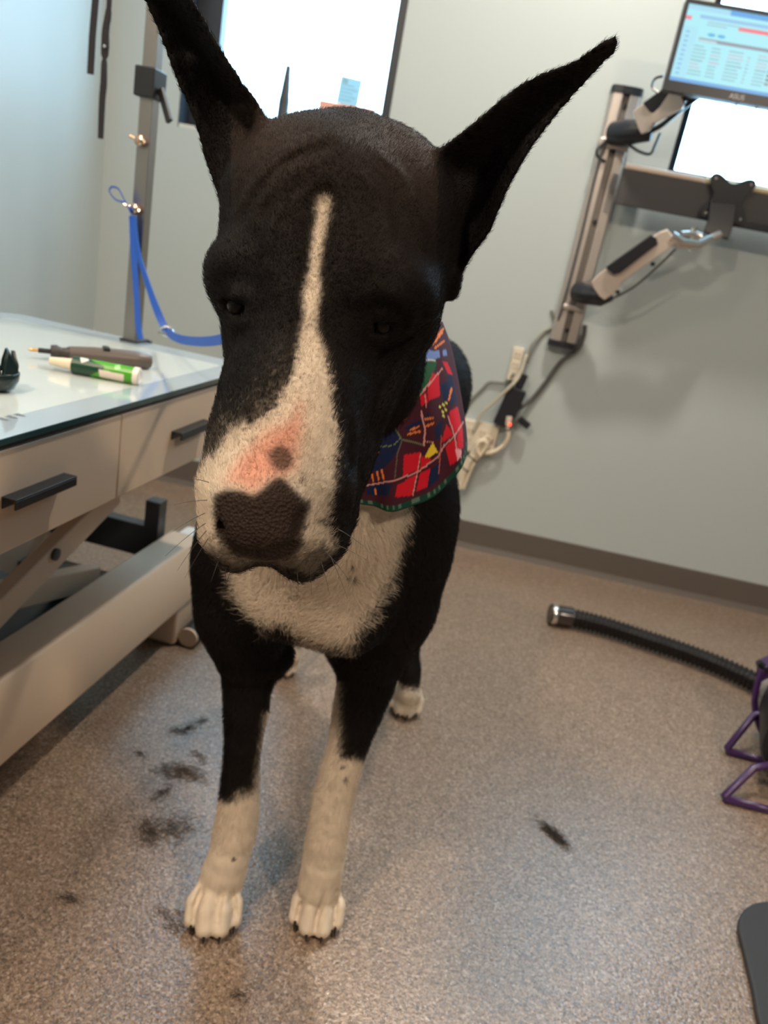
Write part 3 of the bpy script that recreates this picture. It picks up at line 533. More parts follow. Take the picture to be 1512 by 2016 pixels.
p = sil(676, 150, -.03); q = sil(729, 170, -.03); cw = .073; cz0 = a.z + .001
card = MB().box(0, cw, 0, .0006, 0, .082, M=Matrix.Translation((p.x - .012, .032, cz0)) @ Matrix.Rotation(math.radians(3), 4, 'Y')).build('blue_card', M_cd, M=ROOM); tag(card, 'pale blue printed card propped in the window above the salmon box', 'card')
pm = MB()
for i in range(5): pm.box(.006, .05 + .012 * (i % 2), -.0003, .0, .012 + i * .011, .0155 + i * .011, M=Matrix.Translation((p.x - .012, .032, cz0)) @ Matrix.Rotation(math.radians(3), 4, 'Y'))
pm.box(.008, .026, -.0003, 0, .062, .076, M=Matrix.Translation((p.x - .012, .032, cz0)) @ Matrix.Rotation(math.radians(3), 4, 'Y'))
bpy.context.view_layer.update(); part(pm, 'printed_lines', mat('card_print', (.25, .45, .55), .6), card, M=ROOM)
t_ = sil(572, 129, -.03); b2 = sil(548, 236, -.03); zt_ = t_.z; ux = (t_.x + b2.x) / 2
nz_ = MB().lathe([(.002, sz), (.030, sz + .001), (.030, sz + .012), (.020, sz + .03), (.0185, zt_ - .105), (.0165, zt_ - .095), (.0085, zt_ - .004), (.007, zt_), (.001, zt_)], Matrix.Translation((ux, .04, 0)), 24).build('tapered_nozzle', mat('charcoal_nozzle', (.02, .026, .035), .45), M=ROOM, smooth=True); tag(nz_, 'dark tapered dryer nozzle standing upright on the window sill', 'nozzle')
g_ = sil(522, 215, -.03); jar = MB().lathe([(.002, sz), (.018, sz + .001), (.018, g_.z - .01), (.014, g_.z), (.001, g_.z)], Matrix.Translation((g_.x - .01, .04, 0)), 24).build('clear_jar', mat('clear_blue_glass', (.6, .75, .8), .08, trans=.7), M=ROOM, smooth=True); tag(jar, 'small clear glass jar on the sill beside the dark nozzle', 'jar')
# ---------------------------------------------------------------- dryer hose, dryer, mat, fur
M_hose = mat('hose_black', (.012, .010, .010), .25, spec=.6)
hose = empty('dryer_hose', loc=atz(1088, 1215)); tag(hose, 'black ribbed dryer hose curving across the floor with shiny end cuff', 'hose'); bpy.context.view_layer.update()
hp = catmull([tuple(atz(px, py, .0335)) for px, py in ((1082, 1208), (1125, 1216), (1190, 1232), (1270, 1258), (1350, 1285), (1420, 1312), (1490, 1345), (1540, 1375))], 60)
seg = np.linalg.norm(np.diff(hp, axis=0), axis=1); sc_ = np.concatenate([[0], np.cumsum(seg)]); sN = np.linspace(.045, sc_[-1], 1500); hpp = np.stack([np.interp(sN, sc_, hp[:, i]) for i in range(3)], 1)
part(MB().tube(hpp,   .0280 + .0034 * np.sin(sN / .0140 * 2 * math.pi), 20), 'ribbed_tube', M_hose, hose, smooth='all')
p0 = Vector(hp[0]); i1 = np.searchsorted(sc_, .06); d0 = (Vector(hp[i1]) - p0).normalized()
part(MB().lathe([(.025, 0), (.031, .0), (.0325, .004), (.0325, .02), (.0315, .022), (.0325, .03), (.0325, .070), (.027, .072)], frame(p0, d0), 28), 'cuff', mat('cuff_plastic', (.03, .022, .02), .2, spec=.7), hose, smooth=True)
part(MB().lathe([(.0327, .006), (.0334, .007), (.0334, .020), (.0327, .021)], frame(p0, d0), 28), 'end_band', M_chrome, hose, smooth=True)
# floor dryer at the right edge : horizontal black motor drum in a purple wire cradle
M_pur = mat('purple_enamel', (.050, .016, .085), .3, spec=.6); M_drum = mat('drum_black', (.008, .008, .009), .4)
dc = Vector(atz(1560, 1500, 0)); DY = frame(dc, (0, 0, 1)); dr = empty('floor_dryer', loc=dc); tag(dr, 'purple and black force dryer on bent wire feet, right edge of floor', 'dryer'); bpy.context.view_layer.update()
f1 = Vector(atz(1420, 1578)); f1b = Vector(atz(1600, 1622)); f2 = Vector(atz(1426, 1483)); f2b = Vector(atz(1600, 1530))
u1 = Vector(aty(1484, 1512, f1.y + .06)); u2 = Vector(aty(1485, 1407, f2.y + .05))
r_ = .0088; dz = Vector((0, 0, r_))
for a_, b_, u_ in ((f1, f1b, u1), (f2, f2b, u2)):
    ue = u_ + Vector((.06, 0, .03)); part(MB().tube([tuple(v) for v in (ue, u_, a_ + dz + (u_ - a_) * .04, a_ + dz + (b_ - a_) * .02, a_ + dz + (b_ - a_) * .5, b_ + dz, b_ + Vector((.02, 0, .08)))], r_, 12), 'wire_foot', M_pur, dr, smooth='all')
ctr = Vector(((u1.x + u2.x) / 2 + .118, (u1.y + u2.y) / 2, .135)); ax = (f2 - f1); ax.z = 0; ax.normalize()
DM = frame(ctr - ax * .13, ax)
drum = part(MB().lathe([(.01, 0), (.09, .0), (.105, .01), (.11, .03), (.11, .20), (.105, .23), (.06, .25), (.04, .27), (.01, .27)], DM, 48), 'motor_drum', M_drum, dr, smooth=True)
tp = Vector(aty(1500, 1330, f2.y + .08)); 
wl = [Vector(aty(px, py, f2.y + o_)) for px, py, o_ in ((1500, 1318, .09), (1492, 1345, .08), (1486, 1375, .07), (1487, 1400, .06), (1493, 1425, .05), (1500, 1440, .05))]
part(MB().ribbon(catmull(wl, 6), .016, .008, (1, .4, 0)), 'side_strap', M_pur, dr, bevel=.002)
q = [Vector(aty(px, py, f2.y + .085)) for px, py in ((1492, 1348), (1540, 1325), (1545, 1385), (1496, 1392))]; nn = (q[1] - q[0]).cross(q[3] - q[0]).normalized() * .004
M_lab = mat('silver_label', (.55, .55, .55), .35, noise=.5, nscale=90)
part(MB().add([tuple(v) for v in q] + [tuple(v + nn) for v in q], [(0, 1, 2, 3), (4, 5, 6, 7), (0, 1, 5, 4), (1, 2, 6, 5), (2, 3, 7, 6), (3, 0, 4, 7)]), 'label_plate', M_lab, dr)
q = [Vector(aty(px, py, f2.y + .09)) for px, py in ((1498, 1318), (1545, 1295), (1548, 1420), (1494, 1412))]
part(MB().add([tuple(v) for v in q] + [tuple(v + Vector((.01, .05, 0))) for v in q], [(0, 1, 2, 3), (4, 5, 6, 7), (0, 1, 5, 4), (1, 2, 6, 5), (2, 3, 7, 6), (3, 0, 4, 7)]), 'side_panel', M_pur, dr, bevel=.003)
hh = [Vector(aty(px, py, f2.y + .10)) for px, py in ((1493, 1303), (1503, 1316), (1530, 1322))]
part(MB().tube(hh, [.008, .012, .012], 12), 'hose_clamp', M_black, dr, smooth=True)
# anti fatigue mat, bottom right corner
def mat_outline():
    pts = catmull([tuple(atz(px, py)[:2]) for px, py in ((1540, 2100), (1492, 2030), (1475, 1950), (1456, 1868), (1449, 1838), (1453, 1812), (1470, 1793), (1495, 1785), (1530, 1787), (1700, 1810))], 8)
    return [tuple(p[:2]) for p in pts] + [tuple(atz(1800, 2200)[:2])]
mo = MB().prism(mat_outline(), slab(.0005, .014)).build('floor_mat', mat('mat_charcoal', (.028, .027, .027), .65, bump=.5, bscale=500), bevel=.005); tag(mo, 'black rounded rubber mat at the bottom right corner of floor', 'mat')
# fur on the floor
M_fur = mat('shed_fur', (.07, .055, .045), .8)
def tuft(px, py, sx, sy, n, label, grp=None, ang=0.0, h=.006):
    c = atz(px, py); r = random.Random(int(px * 7 + py)); mb = MB()
    for i in range(int(n * .42)):
        a = r.gauss(0, .6) + ang; rad = (r.gauss(0, .42), r.gauss(0, .42))
        ca, sa = math.cos(ang), math.sin(ang); ox = rad[0] * sx * ca - rad[1] * sy * sa; oy = rad[0] * sx * sa + rad[1] * sy * ca
        b = np.array([c[0] + ox, c[1] + oy, 0]); L_ = r.uniform(.008, .02); z0 = r.uniform(.0003, h) ; d = np.array([math.cos(a), math.sin(a), 0]); nn = np.array([-d[1], d[0], 0]); cv = r.uniform(-.3, .3)
        P = [b - d * L_ / 2 + [0, 0, .0003], b + nn * L_ * cv * .5 + [0, 0, z0], b + d * L_ / 2 + [0, 0, .0004]]; w = .00022; nv = []
        for p_, ww in zip(P, (w * .5, w, w * .3)): nv += [p_ - nn * ww, p_ + nn * ww, p_ + [0, 0, ww * 2.5]]
        mb.add(nv, [(0, 1, 4, 3), (1, 2, 5, 4), (2, 0, 3, 5), (3, 4, 7, 6), (4, 5, 8, 7), (5, 3, 6, 8)])
    o = mb.build('fur_tuft', M_fur); tag(o, label, 'fur tuft', grp); return o
G = 'shed fur tufts on the floor left of the dog'
tuft(1090, 1643, .050, .018, 900, 'lone dark fur tuft lying on the open floor right of dog', ang=-.9)
for t in ((360, 1438, .035, .018, 260, 'larger fur tuft below the table roller, topmost of the pieces', .6), (396, 1420, .018, .010, 80, 'tiny fur wisp just right of the topmost tuft', .8), (276, 1487, .022, .010, 70, 'small isolated fur wisp nearest the table rail', -.5),
          (392, 1490, .030, .012, 130, 'thin diagonal fur wisp close to the left foreleg', -.7), (356, 1520, .050, .032, 800, 'spread fur patch beside the black lower foreleg', .3), (386, 1532, .03, .02, 170, 'small dark fur patch against the foreleg side', .1),
          (323, 1560, .030, .012, 160, 'short upright fur wisp between two larger patches', 1.2), (292, 1640, .048, .024, 620, 'dark curved fur tuft at the edge of the floor glare', -.9), (335, 1630, .06, .04, 620, 'wide loose fur patch in the blue floor glare', .4),
          (136, 1772, .022, .014, 150, 'small dark fur speck alone at the far left of floor', 0), (340, 1812, .035, .024, 260, 'fur wisp touching the left front paw', -.6), (470, 1962, .016, .012, 90, 'small fur speck below the paws at the bottom', 0)):
    tuft(*t[:6], G, t[6])
# ---------------------------------------------------------------- the dog : one continuous body surface grown from a distance field
def axis(segs):
    out = [segs[0][0]]
    for a, b, h in segs:
        n = max(1, round((b - a) / h)); out += list(np.linspace(a, b, n + 1)[1:])
    return np.array(out)
VX = float(os.environ.get('DOGVOX', '1'))
AX = axis([(-.36, -.24, .0040 * VX), (-.24, .10, .0032 * VX), (.10, .22, .0040 * VX)]); AY = axis([(.40, .74, .0031 * VX), (.74, 1.0, .0042 * VX), (1.0, 1.72, .0072 * VX)]); AZ = axis([(-.012, .12, .0034 * VX), (.12, .66, .0062 * VX), (.66, 1.26, .0032 * VX)])
Fd = np.full((len(AX), len(AY), len(AZ)), .06, np.float32)
def region(lo, hi):
    s = []
    for A, a, b in zip((AX, AY, AZ), lo, hi): s.append(slice(max(0, np.searchsorted(A, a) - 1), min(len(A), np.searchsorted(A, b) + 1)))
    return tuple(s)
def grid(s): return AX[s[0]][:, None, None], AY[s[1]][None, :, None], AZ[s[2]][None, None, :]
def smin(a, b, k):
    if k <= 0: return np.minimum(a, b)
    h = np.maximum(k - np.abs(a - b), 0) / k; return np.minimum(a, b) - h * h * k * .25
def smax(a, b, k): return -smin(-a, -b, k)
def comb(s, d, k, sub=False):
    Fd[s] = (smax(Fd[s], -d, k) if sub else smin(Fd[s], d, k)).astype(np.float32)
def rc(a, b, r0, r1, k=.02, sub=False):
    a, b = np.asarray(a, float), np.asarray(b, float); mr = max(r0, r1) + k + .02
    s = region(np.minimum(a, b) - mr, np.maximum(a, b) + mr); X, Y, Z = grid(s); e = b - a
    t = np.clip(((X - a[0]) * e[0] + (Y - a[1]) * e[1] + (Z - a[2]) * e[2]) / (e @ e + 1e-12), 0, 1)
    comb(s, np.sqrt((X - a[0] - t * e[0]) ** 2 + (Y - a[1] - t * e[1]) ** 2 + (Z - a[2] - t * e[2]) ** 2) - (r0 + (r1 - r0) * t), k, sub)
def chain(pts, rs, k=.015, sub=False):
    for i in range(len(pts) - 1): rc(pts[i], pts[i + 1], rs[i], rs[i + 1], k, sub)
def ell(c, rad, R=None, k=.02, sub=False):
    c = np.asarray(c, float); rad = np.asarray(rad, float); R = np.eye(3) if R is None else np.asarray(R, float)   # rows of R = local axes
    mr = rad.max() + k + .02; s = region(c - mr, c + mr); X, Y, Z = grid(s); D = [X - c[0], Y - c[1], Z - c[2]]
    q = [(R[i, 0] * D[0] + R[i, 1] * D[1] + R[i, 2] * D[2]) for i in range(3)]
    k0 = np.sqrt(sum((q[i] / rad[i]) ** 2 for i in range(3))); k1 = np.sqrt(sum((q[i] / rad[i] ** 2) ** 2 for i in range(3))) + 1e-9
    comb(s, k0 * (k0 - 1) / k1, k, sub)
def splat(P, r, k=.006, sub=False, box=.016):
    """a sheet or ridge: union of small balls at dense points, blended once"""
    P = np.asarray(P, float); r = np.broadcast_to(np.asarray(r, float), (len(P),)); lo, hi = P.min(0) - box - .01, P.max(0) + box + .01
    s = region(lo, hi); G = np.full(Fd[s].shape, .05, np.float32); ax = AX[s[0]], AY[s[1]], AZ[s[2]]
    for p, rr_ in zip(P, r):
        q = tuple(slice(np.searchsorted(A, c - box - rr_), np.searchsorted(A, c + box + rr_)) for A, c in zip(ax, p))
        d = np.sqrt((ax[0][q[0]][:, None, None] - p[0]) ** 2 + (ax[1][q[1]][None, :, None] - p[1]) ** 2 + (ax[2][q[2]][None, None, :] - p[2]) ** 2) - rr_
        G[q] = np.minimum(G[q], d)
    comb(s, G, k, sub)
W = aty
def B(px, py, Y): return np.array(aty(px, py, Y))
# --- trunk
rc((-.076, 1.03, .665), (-.055, 1.25, .70), .138, .128, .03)                  # rib cage
ell((-.078, .99, .64), (.140, .15, .165), k=.05)
rc((-.045, 1.25, .70), (-.02, 1.50, .70), .132, .112, .04)                     # loin and rump
rc((-.03, 1.28, .74), (-.02, 1.46, .745), .110, .10, .03)
rc((-.064, 1.06, .80), (-.03, 1.26, .79), .075, .08, .04)                     # withers
ell(B(640, 1130, .895), (.080, .055, .085), k=.05)                            # breastbone
ell(B(560, 1160, .90), (.050, .05, .06), k=.04); ell(B(690, 1190, .90), (.055, .05, .065), k=.04)
ell(B(842, 768, 1.38), (.078, .13, .098), k=.03)                              # loin seen past the bandana
# shoulders and upper arms
ell(B(500, 1080, .985), (.078, .085, .14), k=.05); ell(B(792, 1040, 1.0), (.074, .09, .13), k=.04)
chain([B(478, 1120, .97), B(480, 1210, .96), B(488, 1290, .965)], [.062, .058, .046], .03)
chain([B(792, 1110, .985), B(768, 1195, .98), B(736, 1290, .985)], [.056, .058, .048], .03)
# neck
chain([B(690, 1000, 1.02), B(680, 850, .93), B(680, 700, .80), B(670, 540, .73)], [.125, .095, .072, .072], .04)
rc(B(655, 900, .86), B(640, 1010, .87), .07, .08, .05)
# --- legs (px, py, Y, half width px at that depth)
def leg(rows, k=.003, flat=1.0):
    P = [B(x, y, Y) for x, y, Y, h in rows]; R = []
    for p, (x, y, Y, h) in zip(P, rows): R.append(h * proj(p)[2] / FPX)
    chain(P, R, k)
leg([(489, 1285, .975, 55), (487, 1340, .965, 47), (484, 1400, .955, 42), (477, 1470, .945, 34), (473, 1530, .94, 35), (469, 1590, .935, 39), (462, 1640, .925, 40), (451, 1685, .915, 40), (442, 1715, .912, 43), (434, 1745, .910, 43)])
leg([(728, 1290, .99, 62), (722, 1340, .985, 55), (704, 1400, .975, 47), (685, 1470, .965, 37), (670, 1520, .96, 38), (657, 1570, .955, 39), (650, 1610, .945, 38), (642, 1655, .935, 38), (636, 1700, .930, 41), (629, 1742, .928, 43)])
chain([B(540, 1290, 1.0), B(515, 1250, 1.02)], [.03, .05], .03); chain([B(680, 1270, 1.0), B(700, 1230, 1.02)], [.03, .05], .03)
chain([np.array(q_) for q_ in ((-.02, 1.59, .74), (-.02, 1.645, .66), (-.018, 1.66, .54), (-.016, 1.655, .42), (-.014, 1.67, .34))], [.030, .024, .018, .013, .007], .02)   # tail hanging behind
# hind legs
hr = [(.035, 1.46, .64), (.055, 1.42, .50), (.088, 1.50, .37), (.112, 1.60, .235), (.130, 1.55, .10), (.138, 1.53, .055)]
hl = [(-.085, 1.46, .64), (-.110, 1.42, .50), (-.135, 1.54, .36), (-.150, 1.66, .235), (-.160, 1.61, .10), (-.160, 1.60, .055)]
for h in (hr, hl): chain([np.array(p) for p in h], [.085, .066, .038, .024, .021, .026], .03)
# --- paws : pad block, four toes, knuckles
CLAWS = []
def paw(cx, Yc, heading, wdt, ln):
    c = np.array([cx, Yc, 0.0]); f = np.array([math.sin(heading), -math.cos(heading), 0]); r = np.array([math.cos(heading), math.sin(heading), 0]); R = np.array([r, f, [0, 0, 1.0]])
    ell(c + [0, 0, .022] - f * ln * .05, (wdt * .84, ln * .62, .023), R, k=.008)
    ell(c + [0, 0, .040] - f * ln * .5, (wdt * .60, ln * .42, .034), R, k=.012)
    for i, (s, fw, rr_) in enumerate(((-.76, .28, .88), (-.28, .66, 1.0), (.27, .66, 1.0), (.75, .28, .88))):
        t = c + r * s * wdt * 1.04 + f * fw * ln; kx = c + r * s * wdt * .86 + f * (fw - .55) * ln
        chain([kx + [0, 0, .046] + r * s * -.004, t - f * .006 + [0, 0, .035], t + f * .009 + [0, 0, .0165]], [.0100 * rr_, .0130 * rr_, .0138 * rr_], .0022)
        CLAWS.append((t + f * .0205 + [0, 0, .0135], f, rr_))
pL = atz(420, 1800, 0); pR = atz(622, 1800, 0)
paw(pL[0], pL[1] - .004, .22, .040, .042); paw(pR[0], pR[1] - .004, .06, .040, .042)
pH = atz(797, 1396, 0); pG = atz(556, 1318, 0)
paw(pH[0], pH[1], -.12, .038, .042); paw(pG[0], pG[1], .1, .034, .038)
chain([np.array((.138, 1.53, .055)), pH + [0, .02, .035]], [.026, .026], .015); chain([np.array((-.160, 1.60, .055)), pG + [0, .02, .035]], [.026, .026], .015)
def surfY(px, py, Y0=.42, Y1=.95):                                             # depth where the view ray meets the field
    Ys = np.arange(Y0, Y1, .0015); P = np.stack([B(px, py, y) for y in Ys])
    ix = [np.clip(np.searchsorted(A, P[:, i]), 0, len(A) - 1) for i, A in enumerate((AX, AY, AZ))]
    v = Fd[ix[0], ix[1], ix[2]]; h = np.nonzero(v < 0)[0]; return Ys[h[0]] if len(h) else None
def groove(pts, r, Y0, Y1, k=.005):
    Q = []
    for x, y, _ in catmull([(a, b, 0) for a, b in pts], 8):
        Y = surfY(x, y, Y0, Y1)
        if Y is not None: Q.append(B(x, y, Y + r * .1))
    if len(Q) > 2: t = np.linspace(0, 1, len(Q)); splat(np.array(Q), r * (.3 + .7 * np.sin(np.pi * np.clip(t * .75 + .1, 0, 1))), k, True, box=.012)
for g_ in ([(412, 1728), (396, 1755), (384, 1785), (381, 1815)], [(440, 1745), (433, 1775), (428, 1805), (427, 1830)], [(458, 1752), (462, 1780), (463, 1808)], [(608, 1735), (597, 1765), (588, 1795), (583, 1815)], [(640, 1748), (634, 1778), (624, 1806), (620, 1832)], [(661, 1735), (662, 1762), (660, 1790), (658, 1818)]): groove(g_, .0045, .7, 1.1, .003)
for g_ in ([(790, 1350), (785, 1372), (786, 1398)], [(806, 1352), (803, 1380), (803, 1415)], [(818, 1358), (820, 1385), (821, 1412)], [(556, 1296), (552, 1315), (551, 1335)], [(567, 1300), (566, 1320)]): groove(g_, .0035, 1.3, 1.75, .004)
# --- head
ell(B(662, 432, .680), (.086, .082, .076), k=.025)                              # brain case
ell(B(700, 335, .700), (.050, .05, .041), k=.03)
ell(B(575, 370, .675), (.044, .05, .048), k=.025); ell(B(785, 400, .685), (.042, .05, .050), k=.025)
rc(B(538, 410, .650), B(522, 500, .640), .037, .034, .025); rc(B(785, 430, .665), B(790, 530, .665), .038, .036, .025)
rc(B(640, 400, .630), B(615, 600, .610), .050, .050, .03)                      # forehead
rc(B(570, 560, .63), B(700, 570, .63), .052, .052, .03)
ell(B(466, 528, .598), (.0215, .026, .022), k=.016); ell(B(466, 560, .600), (.017, .02, .02), k=.02)    # brow bulges
ell(B(742, 545, .600), (.034, .025, .022), k=.020); ell(B(795, 585, .625), (.028, .028, .024), k=.02)
# furrow between the brows and hollows beside the muzzle
chain([B(634, 400, .575), B(618, 560, .560)], [.006, .006], .016, sub=True)
chain([B(520, 620, .560), B(525, 700, .555)], [.004, .004], .022, sub=True); chain([B(672, 620, .556), B(676, 730, .548)], [.005, .005], .022, sub=True)
# cheeks
chain([B(800, 540, .70), B(778, 630, .68), B(708, 770, .64), B(678, 900, .605)], [.040, .034, .029, .023], .016)
chain([B(505, 560, .65), B(500, 660, .635), B(490, 780, .615)], [.026, .022, .020], .015)
# muzzle
rc(B(598, 640, .610), B(552, 850, .555), .050, .046, .02)
rc(B(560, 800, .565), B(520, 985, .520), .046, .043, .015)
rc(B(590, 780, .60), B(560, 950, .57), .056, .050, .02)
ell(B(492, 600, .603), (.014, .018, .030), k=.02)
# upper lips (flews)
chain([B(486, 860, .565), B(462, 960, .535), B(455, 1045, .530), B(462, 1090, .530)], [.028, .025, .0210, .0155], .012)
chain([B(620, 860, .565), B(618, 960, .540), B(612, 1050, .535), B(592, 1100, .530)], [.034, .030, .0270, .0180], .012)
chain([B(670, 800, .62), B(660, 920, .590), B(650, 1010, .575), B(632, 1060, .560)], [.026, .022, .020, .018], .010)
chain([B(742, 700, .66), B(706, 830, .635), B(688, 950, .615), B(668, 1030, .600)], [.020, .0125, .0115, .010], .006)
rc(B(600, 900, .60), B(545, 1050, .56), .045, .026, .02)                        # lower jaw behind the lips
# lip notch under the nose
chain([B(508, 1150, .500), B(509, 1112, .500), B(512, 1100, .512)], [.0085, .0045, .002], .006, sub=True)
# nose
ell(B(511, 1000, .497), (.0310, .020, .024), k=.012)
ell(B(507, 1048, .487), (.0325, .017, .0215), k=.005)
rc(B(452, 1052, .493), B(566, 1052, .497), .0165, .0165, .006)
chain([B(437, 1052, .478), B(441, 1020, .484), B(440, 985, .492)], [.0045, .0030, .002], .004, sub=True)
chain([B(590, 1046, .482), B(594, 1022, .488), B(590, 1005, .494)], [.0055, .0035, .002], .004, sub=True)
chain([B(448, 1080, .475), B(470, 1092, .474)], [.0035, .003], .005, sub=True); chain([B(545, 1088, .476), B(575, 1078, .479)], [.0035, .004], .005, sub=True)
chain([B(505, 1062, .470), B(508, 1110, .478)], [.0010, .0024], .003, sub=True)
# skin folds : ridges over the forehead and above the eyes
def ridge(pts, r, k=.008, n=14):
    P = catmull([B(*p) for p in pts], n); splat(P, r, k)
def surfY(px, py, Y0=.42, Y1=.95):                                             # depth where the view ray meets the field
    Ys = np.arange(Y0, Y1, .0015); P = np.stack([B(px, py, y) for y in Ys])
    ix = [np.clip(np.searchsorted(A, P[:, i]), 0, len(A) - 1) for i, A in enumerate((AX, AY, AZ))]
    v = Fd[ix[0], ix[1], ix[2]]; h = np.nonzero(v < 0)[0]; return Ys[h[0]] if len(h) else None
def fold(pts, r, lift=.0, k=.007, sub=False):
    P2 = catmull([(x, y, 0) for x, y in pts], 10); Q = []
    for x, y, _ in P2:
        Y = surfY(x, y)
        if Y is not None: Q.append(B(x, y, Y + r * (.55 if not sub else -.35) - lift))
    if len(Q) > 2: t = np.linspace(0, 1, len(Q)); splat(np.array(Q), r * (.35 + .65 * np.sin(np.pi * t)), k, sub, box=.012)
fold([(470, 420), (500, 380), (545, 330), (600, 290), (660, 270)], .006); fold([(490, 470), (520, 410), (570, 350), (640, 315)], .0065); fold([(520, 540), (535, 460), (560, 410), (600, 370)], .005)
fold([(730, 300), (780, 350), (810, 420), (820, 480)], .0055); fold([(700, 340), (735, 390), (755, 450), (765, 510)], .005); fold([(690, 430), (712, 480), (720, 540)], .005)
fold([(500, 380), (560, 318), (640, 290)], .0022, sub=True, k=.006); fold([(545, 440), (560, 400), (600, 350)], .002, sub=True, k=.006)
fold([(700, 590), (735, 572), (775, 580), (812, 615)], .0055); fold([(720, 660), (755, 665), (790, 650), (815, 625)], .004)
fold([(440, 580), (462, 570), (490, 585)], .005); fold([(448, 625), (470, 640), (492, 630)], .0035)
fold([(560, 690), (520, 760), (470, 840)], .004, k=.012)
fold([(855, 640), (815, 700), (770, 770), (740, 860), (726, 960)], .005, k=.008); fold([(835, 640), (795, 700), (752, 775), (722, 860)], .0028, sub=True, k=.006); fold([(690, 830), (690, 920), (672, 1010)], .0028, sub=True, k=.006)
fold([(425, 1060), (450, 1098), (490, 1108)], .0025, sub=True, k=.005); fold([(600, 1075), (570, 1105), (530, 1113)], .0025, sub=True, k=.005)
# eyes
EYES = []
for px, py, rad in ((466, 600, .0125), (748, 637, .0130)):
    Y = surfY(px, py); c = B(px, py, Y + rad * .45); ell(c, (rad * .80, rad * .95, rad * .62), k=.004, sub=True); EYES.append((c + np.array([0, .0085, 0]), rad * .82))
    for dy0, rr3 in ((-15, .0048), (15, .0036)): fold([(px - 30, py + dy0 * .2), (px - 14, py + dy0 * .9), (px + 4, py + dy0), (px + 20, py + dy0 * .8), (px + 32, py + dy0 * .25)], rr3, k=.004)
# --- ears : cupped sheets
EARS = {'L': [((520, 262, .655), (438, 392, .668), .030), ((508, 212, .650), (410, 318, .668), .034), ((470, 158, .645), (385, 232, .664), .030), ((432, 100, .640), (352, 160, .660), .024), ((402, 44, .638), (328, 96, .656), .018), ((376, 0, .636), (306, 40, .652), .013), ((350, -42, .634), (284, -4, .648), .009), ((312, -92, .632), (262, -52, .644), .006), ((262, -140, .630), (246, -112, .638), .002)],
        'R': [((842, 330, .675), (893, 586, .700), .030), ((860, 305, .665), (905, 540, .690), .034), ((885, 284, .658), (930, 496, .680), .036), ((935, 245, .650), (962, 452, .670), .032), ((985, 201, .643), (990, 385, .660), .026), ((1030, 166, .638), (1030, 310, .652), .019), ((1085, 141, .634), (1075, 246, .646), .013), ((1120, 130, .630), (1120, 194, .640), .008), ((1168, 97, .626), (1168, 141, .633), .005), ((1214, 69, .624), (1207, 102, .629), .002)]}
for key, st in EARS.items():
    E0 = catmull([B(*s[0]) for s in st], 14); E1 = catmull([B(*s[1]) for s in st], 14); cu = np.interp(np.linspace(0, len(st) - 1, len(E0)), range(len(st)), [s[2] for s in st]); P = []; R_ = []
    for i in range(len(E0)):
        w_ = np.linalg.norm(E1[i] - E0[i]); n = max(4, int(w_ / .0022))
        for t in np.linspace(0, 1, n):
            c = 1 - (2 * t - 1) ** 2; p = E0[i] * (1 - t) + E1[i] * t; P.append(p + np.array([0, cu[i] * c, 0])); u = i / len(E0)
            R_.append((.0030 + .0022 * c) * (1 - .35 * u))
    splat(P, R_, .010, box=.014)
# thick ear bases and inner skin folds
chain([B(492, 330, .690), B(450, 250, .690)], [.024, .014], .015); chain([B(856, 430, .700), B(900, 380, .695)], [.030, .016], .015)
chain([B(868, 500, .705), B(884, 560, .705)], [.018, .009], .010)
def earfold(pts, r): splat(catmull([B(*p) for p in pts], 12), r, .006)
earfold([(478, 330, .678), (440, 250, .680), (405, 180, .672), (375, 120, .664)], .0035)
earfold([(870, 520, .690), (910, 430, .690), (960, 350, .680), (1000, 290, .668)], .0032); earfold([(880, 420, .690), (915, 350, .690), (960, 290, .676)], .0028)

